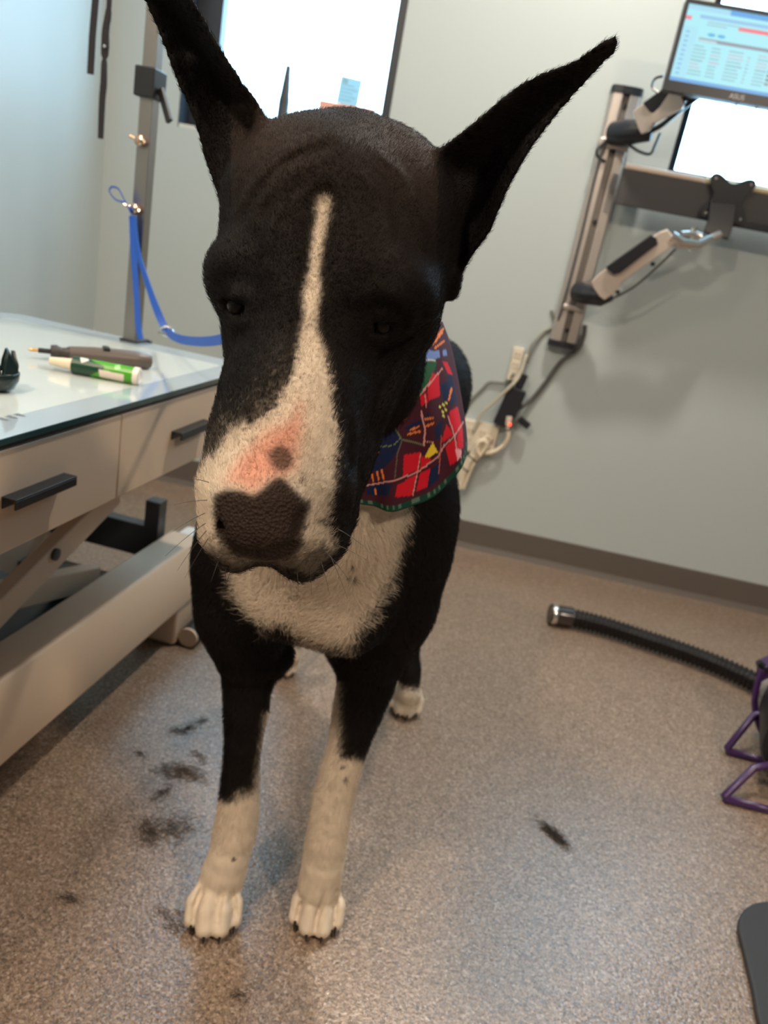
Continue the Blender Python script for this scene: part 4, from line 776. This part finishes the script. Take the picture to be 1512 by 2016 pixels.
# --- surface nets
def surface_nets(Fd):
    S = Fd < 0; nx, ny, nz = S.shape
    c = [S[i:nx - 1 + i, j:ny - 1 + j, k:nz - 1 + k] for i in (0, 1) for j in (0, 1) for k in (0, 1)]
    any_ = c[0].copy(); all_ = c[0].copy()
    for q in c[1:]: any_ |= q; all_ &= q
    act = any_ & ~all_; I, J, K = np.nonzero(act); n = len(I); idm = np.full(act.shape, -1, np.int32); idm[I, J, K] = np.arange(n)
    offs = [(i, j, k) for i in (0, 1) for j in (0, 1) for k in (0, 1)]
    V = {o: Fd[I + o[0], J + o[1], K + o[2]].astype(np.float64) for o in offs}; acc = np.zeros((n, 3)); cnt = np.zeros(n)
    for a in offs:
        for d in range(3):
            if a[d]: continue
            b = list(a); b[d] = 1; b = tuple(b); va, vb = V[a], V[b]; cr = (va < 0) != (vb < 0); t = np.where(cr, va / np.where(cr, va - vb, 1), 0)
            p = np.tile(np.array(a, float), (n, 1)); p[:, d] += t; acc += p * cr[:, None]; cnt += cr
    acc /= cnt[:, None]; P = np.empty((n, 3))
    for d, (A, ii) in enumerate(zip((AX, AY, AZ), (I, J, K))): P[:, d] = A[ii] + acc[:, d] * (A[ii + 1] - A[ii])
    F = []
    for d in range(3):
        sl0 = [slice(None)] * 3; sl1 = [slice(None)] * 3; sl0[d] = slice(0, -1); sl1[d] = slice(1, None)
        e = S[tuple(sl0)] != S[tuple(sl1)]; E_ = np.stack(np.nonzero(e), 1); o = [q for q in range(3) if q != d]
        E_ = E_[(E_[:, o[0]] > 0) & (E_[:, o[1]] > 0) & (E_[:, o[0]] < S.shape[o[0]] - 1) & (E_[:, o[1]] < S.shape[o[1]] - 1)]
        q = []
        for a, b in ((1, 1), (0, 1), (0, 0), (1, 0)):
            C = E_.copy(); C[:, o[0]] -= a; C[:, o[1]] -= b; q.append(idm[C[:, 0], C[:, 1], C[:, 2]])
        q = np.stack(q, 1); ins = S[E_[:, 0], E_[:, 1], E_[:, 2]]; flip = ins if d != 1 else ~ins; q[~flip] = q[~flip][:, ::-1]; F.append(q)
    return P, np.vstack(F)
P, Q = surface_nets(Fd); del Fd
# keep the largest connected piece, relax slightly
def relax(P, Q, n, lam):
    E_ = np.vstack([Q[:, [0, 1]], Q[:, [1, 2]], Q[:, [2, 3]], Q[:, [3, 0]]])
    for _ in range(n):
        acc = np.zeros_like(P); cnt = np.bincount(E_.ravel(), minlength=len(P)).astype(float)
        for d in range(3): acc[:, d] = np.bincount(E_[:, 0], P[E_[:, 1], d], len(P)) + np.bincount(E_[:, 1], P[E_[:, 0], d], len(P))
        P = P + lam * (acc / cnt[:, None] - P)
    return P
lab = np.arange(len(P))
E_ = np.vstack([Q[:, [0, 1]], Q[:, [1, 2]], Q[:, [2, 3]]])
while True:
    m0 = np.minimum(lab[E_[:, 0]], lab[E_[:, 1]]); new = lab.copy(); np.minimum.at(new, E_[:, 0], m0); np.minimum.at(new, E_[:, 1], m0); new = new[new]
    if (new == lab).all(): break
    lab = new
big = np.bincount(lab).argmax(); keep = lab == big; ren = np.cumsum(keep) - 1; Q = ren[Q[keep[Q[:, 0]]]]; P = P[keep]
P = relax(P, Q, 3, .5); P = relax(P, Q, 1, -.25)
P[:, 2] = np.maximum(P[:, 2], .0006)
print('dog verts', len(P), 'faces', len(Q))

# --- coat colours (what the coat itself is coloured, by place on the body, plus a painted forehead sheen)
def nz3(p, s, seed=0):
    a = np.zeros(len(p)); r = np.random.default_rng(seed)
    for i in range(6):
        k = r.normal(size=3) * s; a += np.sin(p @ k + r.uniform(0, 6.28))
    return a / 6 ** .5
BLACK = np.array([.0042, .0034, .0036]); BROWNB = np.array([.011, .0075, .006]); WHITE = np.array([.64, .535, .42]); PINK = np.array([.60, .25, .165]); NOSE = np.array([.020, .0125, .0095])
BLAZE = [(628, 394), (640, 388), (650, 394), (644, 430), (632, 480), (625, 540), (621, 600), (624, 660), (635, 705), (650, 750), (656, 800), (660, 860), (657, 930), (648, 985), (650, 1040), (660, 1080), (610, 1130), (560, 1120), (510, 1106), (470, 1125), (430, 1110), (390, 1060), (380, 960), (415, 905), (440, 875), (455, 850), (500, 835), (545, 800), (572, 750), (585, 705), (593, 660), (602, 600), (611, 520), (621, 450)]
GREYZ = [(585, 710), (560, 760), (520, 800), (470, 850), (440, 880), (450, 800), (480, 740), (530, 700)]
NOSEP = [(419, 975), (445, 961), (480, 963), (498, 973), (515, 962), (530, 948), (548, 938), (562, 942), (578, 958), (598, 975), (612, 1000), (606, 1030), (598, 1075), (575, 1098), (540, 1110), (505, 1106), (460, 1090), (430, 1060), (417, 1020)]
SPOT = [(532, 882), (552, 873), (571, 881), (580, 902), (574, 921), (556, 930), (538, 922), (528, 902)]
LIPS = [(418, 1075), (452, 1096), (505, 1108), (560, 1110), (606, 1082), (640, 1068), (660, 1100), (600, 1160), (545, 1160), (510, 1112), (480, 1145), (435, 1140), (410, 1105)]
PINKP = [(520, 850), (560, 830), (590, 800), (600, 840), (590, 880), (580, 920), (560, 938), (535, 945), (500, 972), (478, 962), (455, 945), (470, 905), (500, 875)]
BIB = [(455, 1125), (463, 1175), (486, 1208), (520, 1236), (560, 1233), (588, 1252), (640, 1270), (690, 1277), (706, 1252), (728, 1215), (748, 1188), (762, 1150), (778, 1108), (792, 1060), (803, 1000), (806, 900), (560, 900), (480, 1000), (455, 1060)]
def sm(d, w): return 1 / (1 + np.exp(np.clip(d / w, -40, 40)))
def coat(p):
    px, py, dep = proj(p); X, Y, Z = p.T; n1 = nz3(p, 160, 1); n2 = nz3(p, 420, 2); n3 = nz3(p, 60, 3); j = rng.normal(size=len(p))
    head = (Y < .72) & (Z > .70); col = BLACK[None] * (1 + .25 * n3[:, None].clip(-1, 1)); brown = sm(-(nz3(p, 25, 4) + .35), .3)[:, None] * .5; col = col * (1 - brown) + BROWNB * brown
    head_sheen = (sm(1.035 - Z, .02) * (Y < .8) * (px > 455) * (px < 860) * (py > 205) * (.35 + .65 * sm(75 - np.abs(px - 650 + (py - 400) * .2), 30)))[:, None]; col = col * (1 - head_sheen) + np.array([.032, .0215, .0165]) * head_sheen  # brown sheen on top of the head, its highlight painted into the coat colour
    w = np.zeros(len(p))
    tip = np.clip((py - 600) / 200, .25, 1)
    wb = sm(polysd(px, py, BLAZE) + 3.5 * n1 + 5 * j * tip - 1, 2.2); gz = sm(polysd(px, py, BLAZE) - 8 + 26 * j, 12) * .42 * sm(px - 600, 8) * sm(710 - py, 14) * sm(900 - py, 300)
    fl = sm(1092 - py + 5 * n1 + 8 * j, 7) * .80                                        # lips darken again
    sp = sm(650 - px + .25 * (py - 960) * (py > 960) + 10 * j, 14) * sm(940 - py, 30) * .55   # grizzled edge towards the cheek
    frk = ((nz3(p, 300, 9) > 1.35) & (px > 575) & (py > 930) & (py < 1080)) * .7
    grn = sm(-(np.where(py < 1000, 470 + (1000 - py) * .1, 440) - px), 6)
    fl = np.maximum(fl, sm(polysd(px, py, LIPS) + 5 * j, 6) * .82); gr2 = sm(598 - px + .35 * (py - 940) + 16 * j, 14) * sm(935 - py + 14 * j, 14) * .5; sp = np.maximum(sp, gr2)
    ww = np.clip(np.maximum(wb, gz) * (1 - fl) * (1 - sp) * (1 - frk), 0, 1); ww = np.where(head & (Y < .655), ww, 0); w = np.maximum(w, ww)
    bib = sm(polysd(px, py, BIB) + 5 * n1 + 7 * j, 3) * ((Y > .70) & (Y < 1.02) & (Z > .40)); w = np.maximum(w, bib)
    # socks
    left = X < -.062; front = (Y < 1.05) & (Z < .46)
    bl = 1578 + 10 * n1 * .6 + np.where(px > 452, -(px - 452) * .55, -(452 - px) * .15); rt_edge = 507 - (1580 - py) * .05
    sockL = sm((bl - py) + 3 * j, 3); strip = sm((500 - px + (1560 - py) * .14 + 3 * j), 2.5) * (py > 1400); sockL = np.maximum(sockL, strip * (py < 1600))
    br = 1490 + 6 * n1 - np.where(px < 672, (672 - px) * 1.0, 0) + np.where(px > 690, (px - 690) * .2, 0)
    sockR = sm((br - py) + 3 * j, 3); st2 = sm((px - (668 + (1400 - py) * .0) + 3 * j), 3) * (py > 1340) * (py < 1500); sockR = np.maximum(sockR, st2)
    w = np.where(front, np.maximum(w, np.where(left, sockL, sockR)), w)
    hind = (Y > 1.35) & (Z < .3); w = np.where(hind, sm((Z - np.where(left, .085, .075) + .006 * n1 + .004 * j), .004), w)
    col = col * (1 - w[:, None]) + WHITE * (1 + .05 * n2[:, None].clip(-1.5, 1.5)) * w[:, None]
    pk = sm(polysd(px, py, PINKP) + 6 * n3, 7) * head * (Y < .62) * .85; pk = pk[:, None]; col = col * (1 - pk) + PINK * pk
    pt = sm(.034 - Z + .006 * n1, .006)[:, None] * 0; 
    ns = np.maximum(sm(polysd(px, py, NOSEP) + 2.5 * n1, 2.5), sm(polysd(px, py, SPOT) + 1.5 * n1, 2) * .85) * head * (Y < .62); k = ns[:, None]; col = col * (1 - k) + (NOSE * 1.2) * k
    for fx, fy in ((690, 1030), (688, 1137), (700, 1140), (585, 1171), (460, 1692), (676, 1509), (681, 1536), (693, 1115)):
        d = np.hypot(px - fx, py - fy); col = np.where((d < 5)[:, None] & (Y > .7)[:, None], col * .25, col)
    sole = (Z < .006)[:, None]; col = np.where(sole, np.array([.03, .022, .02]), col)
    return np.clip(col, 0, 1), ns, w
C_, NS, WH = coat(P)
me = bpy.data.meshes.new('dog'); me.vertices.add(len(P)); me.vertices.foreach_set('co', P.astype(np.float32).ravel()); me.loops.add(len(Q) * 4); me.loops.foreach_set('vertex_index', Q.astype(np.int32).ravel())
me.polygons.add(len(Q)); me.polygons.foreach_set('loop_start', np.arange(0, len(Q) * 4, 4, dtype=np.int32)); me.polygons.foreach_set('loop_total', np.full(len(Q), 4, np.int32)); me.update(calc_edges=True); me.validate()
me.polygons.foreach_set('use_smooth', [True] * len(me.polygons))
dog = bpy.data.objects.new('dog', me); link(dog); tag(dog, 'large black and white dog with huge upright ears, head lowered, wearing plaid bandana', 'dog')
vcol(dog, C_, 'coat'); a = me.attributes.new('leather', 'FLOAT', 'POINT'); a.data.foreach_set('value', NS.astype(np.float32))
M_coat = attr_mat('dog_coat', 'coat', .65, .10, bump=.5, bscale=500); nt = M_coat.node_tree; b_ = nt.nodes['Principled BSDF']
bp = [n for n in nt.nodes if n.type == 'BUMP'][0]; at2 = nt.nodes.new('ShaderNodeAttribute'); at2.attribute_name = 'leather'
vo = nt.nodes.new('ShaderNodeTexVoronoi'); vo.inputs['Scale'].default_value = 420; tc = [n for n in nt.nodes if n.type == 'TEX_COORD'][0]; nt.links.new(tc.outputs['Object'], vo.inputs['Vector'])
b2 = nt.nodes.new('ShaderNodeBump'); b2.inputs['Distance'].default_value = .0012; nt.links.new(at2.outputs['Fac'], b2.inputs['Strength']); nt.links.new(vo.outputs['Distance'], b2.inputs['Height']); nt.links.new(bp.outputs['Normal'], b2.inputs['Normal']); nt.links.new(b2.outputs['Normal'], b_.inputs['Normal'])
me.materials.append(M_coat); bpy.context.view_layer.update()
M_eye = mat('dark_eye', (.004, .003, .003), .3, spec=.2)
for c, r in EYES: part(sph(c, r, 16), 'eye', M_eye, dog, smooth='all')
M_claw = mat('dark_claw', (.02, .014, .012), .35)
for c, f, s in CLAWS:
    d = Vector(tuple(f)) * .006 + Vector((0, 0, -.0080)); c = Vector(tuple(c)); part(MB().tube([c - d * .5, c, c + d * .6, c + d * 1.0], [.0028 * s, .0027 * s, .0020 * s, .0006], 10), 'claw', M_claw, dog, smooth=True)
# --- short coat : hair curves rooted on the body
vn = np.empty(len(P) * 3, np.float32); me.vertices.foreach_get('normal', vn); VN = vn.reshape(-1, 3).astype(float)
T_ = np.vstack([Q[:, [0, 1, 2]], Q[:, [0, 2, 3]]]); A0, B0, C0 = P[T_[:, 0]], P[T_[:, 1]], P[T_[:, 2]]
area = .5 * np.linalg.norm(np.cross(B0 - A0, C0 - A0), axis=1); cen = (A0 + B0 + C0) / 3
wgt = area * np.where(cen[:, 1] < .76, 1.0, np.where(cen[:, 1] < 1.05, .55, .12)) * np.where(cen[:, 2] < .3, .8, 1)
NH = int(float(os.environ.get('HAIR', '330000')))
ti = rng.choice(len(T_), NH, p=wgt / wgt.sum()); u = rng.random(NH); v = rng.random(NH); f = u + v > 1; u[f] = 1 - u[f]; v[f] = 1 - v[f]
root = A0[ti] + u[:, None] * (B0[ti] - A0[ti]) + v[:, None] * (C0[ti] - A0[ti]); nrm = VN[T_[ti, 0]] * (1 - u - v)[:, None] + VN[T_[ti, 1]] * u[:, None] + VN[T_[ti, 2]] * v[:, None]
nrm /= np.linalg.norm(nrm, axis=1)[:, None] + 1e-9
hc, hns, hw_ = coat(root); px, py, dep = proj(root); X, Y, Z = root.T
headz = (Y < .74) & (Z > .69); ear = headz & (((px < 520) & (py < 330 + (px - 430) * -1.0)) | (px > 870) | (py < 200))
flow = np.zeros_like(root); flow[:] = (0, .35, -1)
mid = 640 - (py - 390) * .2
hf = np.stack([np.clip((px - mid) / 160, -1, 1) * .55, np.full(NH, .35), np.full(NH, .9)], 1); flow = np.where(headz[:, None], hf, flow)
eL = np.array([-.45, 0, 1.0]); eR = np.array([1.0, 0, .75]); flow = np.where((ear & (px < 600))[:, None], eL, flow); flow = np.where((ear & (px > 600))[:, None], eR, flow)
chest = (Y > .74) & (Y < 1.0) & (Z > .46) & (hw_ > .3); cxx = np.sin(px / 38.) * .6; flow = np.where(chest[:, None], np.stack([cxx + (px - 640) / 160, np.full(NH, 0.1), -.7 + .5 * np.sin(py / 45.)], 1), flow)
low = Z < .12; flow = np.where(low[:, None], np.array([0, -.6, -.8]), flow)
flow = flow + rng.normal(size=flow.shape) * .22; flow -= (flow * nrm).sum(1)[:, None] * nrm; flow /= np.linalg.norm(flow, axis=1)[:, None] + 1e-9
ln = rng.uniform(.6, 1.2, NH) * np.where(headz, np.where(ear, .0045, .0055), .0095) * np.where(hns > .5, .18, 1) * np.where(low, .3, 1); ln *= np.where(chest, 1.3, 1)
lift = (np.where(ear, .30, .26) + np.abs(rng.normal(size=NH)) * .14)[:, None]
d0 = flow * (1 - lift) + nrm * lift * 1.2; d0 /= np.linalg.norm(d0, axis=1)[:, None]; d1 = flow * .93 + nrm * lift * .35; d1 /= np.linalg.norm(d1, axis=1)[:, None]
p0 = root - nrm * .0006; p1 = p0 + d0 * (ln * .5)[:, None]; p2 = p1 + d1 * (ln * .5)[:, None]
ok = (p2[:, 2] > .001); p0, p1, p2, hc = p0[ok], p1[ok], p2[ok], hc[ok]; rr2 = np.where(headz, .00011, .00017)[ok]
def hair_object(name, pts, rad, col, m_, kind='stuff'):
    n, k = pts.shape[:2]; cv = bpy.data.hair_curves.new(name); cv.add_curves([k] * n)
    cv.position_data.foreach_set('vector', pts.astype(np.float32).ravel())
    ra = cv.attributes.get('radius') or cv.attributes.new('radius', 'FLOAT', 'POINT'); ra.data.foreach_set('value', rad.astype(np.float32).ravel())
    if col is not None:
        ca = cv.attributes.new('coat', 'FLOAT_COLOR', 'POINT'); c4 = np.ones((n, k, 4), np.float32); c4[:, :, :3] = col[:, None, :]; ca.data.foreach_set('color', c4.ravel())
    o = bpy.data.objects.new(name, cv); link(o); cv.materials.append(m_); o.parent = dog
    if kind: o['kind'] = kind
    return o
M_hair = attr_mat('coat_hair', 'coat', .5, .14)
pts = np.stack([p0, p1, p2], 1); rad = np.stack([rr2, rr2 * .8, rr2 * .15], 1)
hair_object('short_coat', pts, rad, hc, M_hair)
# whiskers and brow hairs
M_wd = mat('whisker', (.03, .022, .018), .4); wh = []
def whisk(px, py, dx, dy, L, sag=.15, dY=-.01):
    a = None
    for Yq in np.arange(.46, .72, .002):
        q = B(px, py, Yq); dd = np.linalg.norm(P[::7] - q, axis=1).min()
        if dd < .006: a = q; break
    if a is None: return
    t = np.linspace(0, 1, 8)[:, None]; d = B(px + dx, py + dy, Yq + dY) - a; d = d / np.linalg.norm(d) * L; wh.append(a + d * t + np.array([0, 0, -sag * L]) * t ** 2)
for w_ in ((412, 950, -60, -20, .018), (408, 985, -60, 0, .022), (404, 1010, -50, 22, .026), (405, 1030, -60, 40, .032), (406, 1045, -50, 60, .030), (410, 1060, -40, 60, .028), (430, 1105, -20, 50, .014), (445, 1118, -5, 50, .015), (455, 1120, -20, 60, .018), (640, 1085, 40, 40, .03), (655, 1070, 60, 20, .03), (630, 1100, 20, 60, .024), (610, 1115, 5, 60, .018), (662, 1040, 60, 30, .028), (585, 1128, 5, 60, .012), (650, 1095, 30, 60, .03)): whisk(*w_)
for w_ in ((720, 560, 20, -50, .012), (735, 548, 5, -60, .014), (750, 565, 40, -30, .012), (700, 575, -10, -40, .010), (765, 575, 50, -20, .010), (690, 600, 5, -40, .009)): whisk(*w_, .0, -.02)
o = hair_object('whiskers', np.array(wh), np.tile(np.linspace(.00028, .00006, 8), (len(wh), 1)), None, M_wd)
# ---------------------------------------------------------------- bandana (worn, so a part of the dog)
cols = [((872, 640, .985), (893, 705, 1.03), (908, 800, 1.07)), ((867, 634, .93), (896, 735, .95), (918, 850, .975)), ((842, 672, .86), (884, 790, .88), (914, 905, .905)),
        ((800, 725, .815), (832, 850, .83), (862, 972, .85)), ((745, 775, .785), (760, 885, .795), (775, 1004, .805)), ((690, 800, .77), (695, 895, .775), (705, 990, .785)),
        ((610, 790, .775), (605, 870, .785), (610, 945, .795)), ((530, 740, .81), (525, 800, .825), (520, 860, .84)), ((478, 690, .87), (476, 735, .885), (475, 785, .90)), ((466, 650, .94), (466, 690, .96), (466, 730, .98))]
NS_, NT_ = 46, 90
G0 = [catmull([B(*c[i]) for c in cols], NS_) for i in range(3)]; G0 = np.stack(G0, 1); tt = np.linspace(0, 1, NT_ + 1)[None, :, None]
a_, b_, c_ = G0[:, 0:1], G0[:, 1:2], G0[:, 2:3]; G = a_ * (1 - tt) * (1 - 2 * tt) + b_ * 4 * tt * (1 - tt) + c_ * tt * (2 * tt - 1)
su = np.linspace(0, 1, len(G))[:, None]; tv_ = np.linspace(0, 1, NT_ + 1)[None]
G[..., 1] += (.0035 * np.sin(su * 34 + 3 * tv_) + .0025 * np.sin(su * 61 - 5 * tv_ + 1)) * (.3 + tv_); nU, nT = G.shape[:2]
Pb = G.reshape(-1, 3); px, py, _ = proj(Pb); zx, zy = (px - 690) * 4.8, (py - 600) * 4.8; U_m = np.repeat(np.linspace(0, 1, nU) * .62, nT); T_m = np.tile(np.linspace(0, 1, nT) * .16, nU)
cb = np.tile([.055, .010, .020], (len(Pb), 1)); NAVY = (.008, .014, .055); RED = (.60, .008, .022); PNK = (.62, .28, .26); ORG = (.75, .20, .05); GRN = (.020, .095, .035); DG = (.006, .05, .030)
gen = (px < 700); cu_, cv_ = (U_m + .3 * T_m) % .07, (T_m - .1 * U_m) % .07
cb[gen & (cu_ > .045)] = NAVY; cb[gen & (cu_ < .03) & (cv_ < .03)] = RED; cb[gen & ((np.abs(cu_ - .015) < .001) | (np.abs(cv_ - .015) < .001))] = PNK
def pz(poly, c, grow=0):
    cb[polysd(zx, zy, poly) < grow] = c
def lz(pts, w, c):
    for (x0, y0), (x1, y1) in zip(pts[:-1], pts[1:]):
        ex, ey = x1 - x0, y1 - y0; t = np.clip(((zx - x0) * ex + (zy - y0) * ey) / (ex * ex + ey * ey), 0, 1); cb[np.hypot(zx - x0 - t * ex, zy - y0 - t * ey) < w] = c
for p_ in ([(235, 1220), (400, 1150), (490, 1270), (400, 1450), (300, 1560), (150, 1580)], [(790, 1160), (870, 1080), (850, 1240), (800, 1290)], [(840, 760), (920, 720), (960, 860), (880, 930)], [(500, 1170), (640, 1090), (760, 1010), (700, 1100), (560, 1200)], [(900, 560), (960, 700), (1000, 900), (940, 960)], [(150, 1700), (400, 1680), (350, 1800), (150, 1800)], [(740, 1560), (860, 1480), (830, 1640), (720, 1740)]): pz(p_, NAVY)
for p_ in ([(865, 540), (910, 545), (962, 665), (915, 650)], [(765, 645), (830, 665), (842, 860), (735, 905), (720, 830), (735, 730)], [(655, 860), (712, 830), (730, 925), (665, 960)], [(440, 850), (520, 780), (555, 840), (530, 900), (450, 950), (405, 930)],
           [(325, 990), (400, 970), (432, 1050), (390, 1120), (330, 1150), (250, 1215), (235, 1210), (270, 1110)], [(930, 1010), (1008, 962), (1042, 1120), (995, 1215), (945, 1170)], [(905, 1130), (970, 1228), (858, 1305), (880, 1200)], [(1050, 1130), (1062, 1290), (1002, 1228)],
           [(890, 1345), (985, 1262), (1012, 1465), (935, 1525)], [(1000, 1245), (1056, 1205), (1062, 1350), (1006, 1370)], [(498, 1420), (660, 1392), (642, 1560), (492, 1618)], [(665, 1428), (757, 1455), (752, 1492), (652, 1562)], [(440, 1700), (620, 1605), (588, 1800), (418, 1818)], [(652, 1592), (752, 1540), (722, 1722), (616, 1764)], [(330, 900), (400, 830), (430, 880), (340, 1000)]): pz(p_, RED)
lz([(140, 1705), (420, 1660), (630, 1580), (820, 1440), (880, 1330), (980, 1240), (1060, 1110)], 7, PNK); lz([(662, 1395), (630, 1580), (583, 1810)], 5, PNK); lz([(915, 1050), (980, 1240), (1000, 1370), (1040, 1440)], 6, PNK)
lz([(665, 1010), (702, 1190), (690, 1325)], 8, PNK); lz([(450, 962), (600, 910), (720, 770), (862, 605)], 7, PNK); lz([(700, 850), (712, 965)], 5, PNK); lz([(690, 1290), (780, 1300)], 4, PNK); lz([(310, 1012), (400, 1012)], 7, PNK)
lz([(855, 1240), (830, 1600)], 5, (.45, .10, .06)); lz([(405, 1150), (480, 1270), (680, 1320)], 6, (.16, .20, .10)); lz([(280, 1340), (400, 1330), (470, 1260)], 5, (.16, .20, .10)); lz([(480, 1290), (440, 1400), (415, 1640)], 5, (.12, .10, .07))
for l_ in ([(540, 1222), (650, 1196)], [(560, 1184), (640, 1150)], [(702, 1082), (778, 1070)], [(712, 1147), (778, 1120)], [(250, 1580), (265, 1650)], [(292, 1560), (315, 1648)], [(200, 1600), (212, 1660)], [(778, 372), (862, 262)], [(795, 410), (878, 345)], [(785, 330), (870, 230)], [(925, 900), (950, 790)], [(500, 1095), (520, 1080)], [(205, 1420), (265, 1390)], [(230, 1740), (240, 1790)]): lz(l_, 9, ORG)
pz([(640, 510), (720, 420), (775, 440), (835, 430), (842, 495), (770, 525), (700, 540)], (.16, .24, .52)); pz([(865, 430), (900, 425), (908, 480), (870, 485)], (.16, .24, .52))
lz([(670, 545), (730, 520), (800, 528)], 5, (.7, .7, .55)); pz([(655, 560), (730, 545), (812, 530), (795, 610), (730, 730), (645, 860), (585, 912), (540, 905), (545, 800), (600, 660)], GRN)
pz([(772, 1298), (822, 1390), (735, 1442), (695, 1438)], (.80, .58, .04)); pz([(985, 1360), (1045, 1370), (1042, 1420), (1005, 1470)], (.80, .35, .40))
for (a1_, b1_) in ((840, 965), (872, 945), (900, 930), (865, 1010), (895, 990), (875, 1050)): lz([(a1_ - 6, b1_ - 5), (a1_ + 6, b1_ + 5)], 7, (.75, .72, .12))
hem = T_m > .16 * .955; cb[hem] = DG; hv = (np.sin(U_m * 420 + 3 * np.sin(U_m * 90)) > .5) & hem & (T_m < .16 * .985); cb[hv] = (.10, .16, .12)
idx = np.arange(nU * nT).reshape(nU, nT); fs = np.stack([idx[:-1, :-1], idx[1:, :-1], idx[1:, 1:], idx[:-1, 1:]], -1).reshape(-1, 4)
bm_ = MB(); bm_.v = [tuple(p) for p in Pb]; bm_.f = [tuple(f) for f in fs.tolist()]
ban = part(bm_, 'bandana', attr_mat('bandana_print', 'tint', .8, .2, bump=.25, bscale=1500), dog, smooth='all'); ban['label'] = 'red and navy plaid bandana with green hem'; vcol(ban, cb)
so = ban.modifiers.new('thick', 'SOLIDIFY'); so.thickness = .0014; so.offset = 0
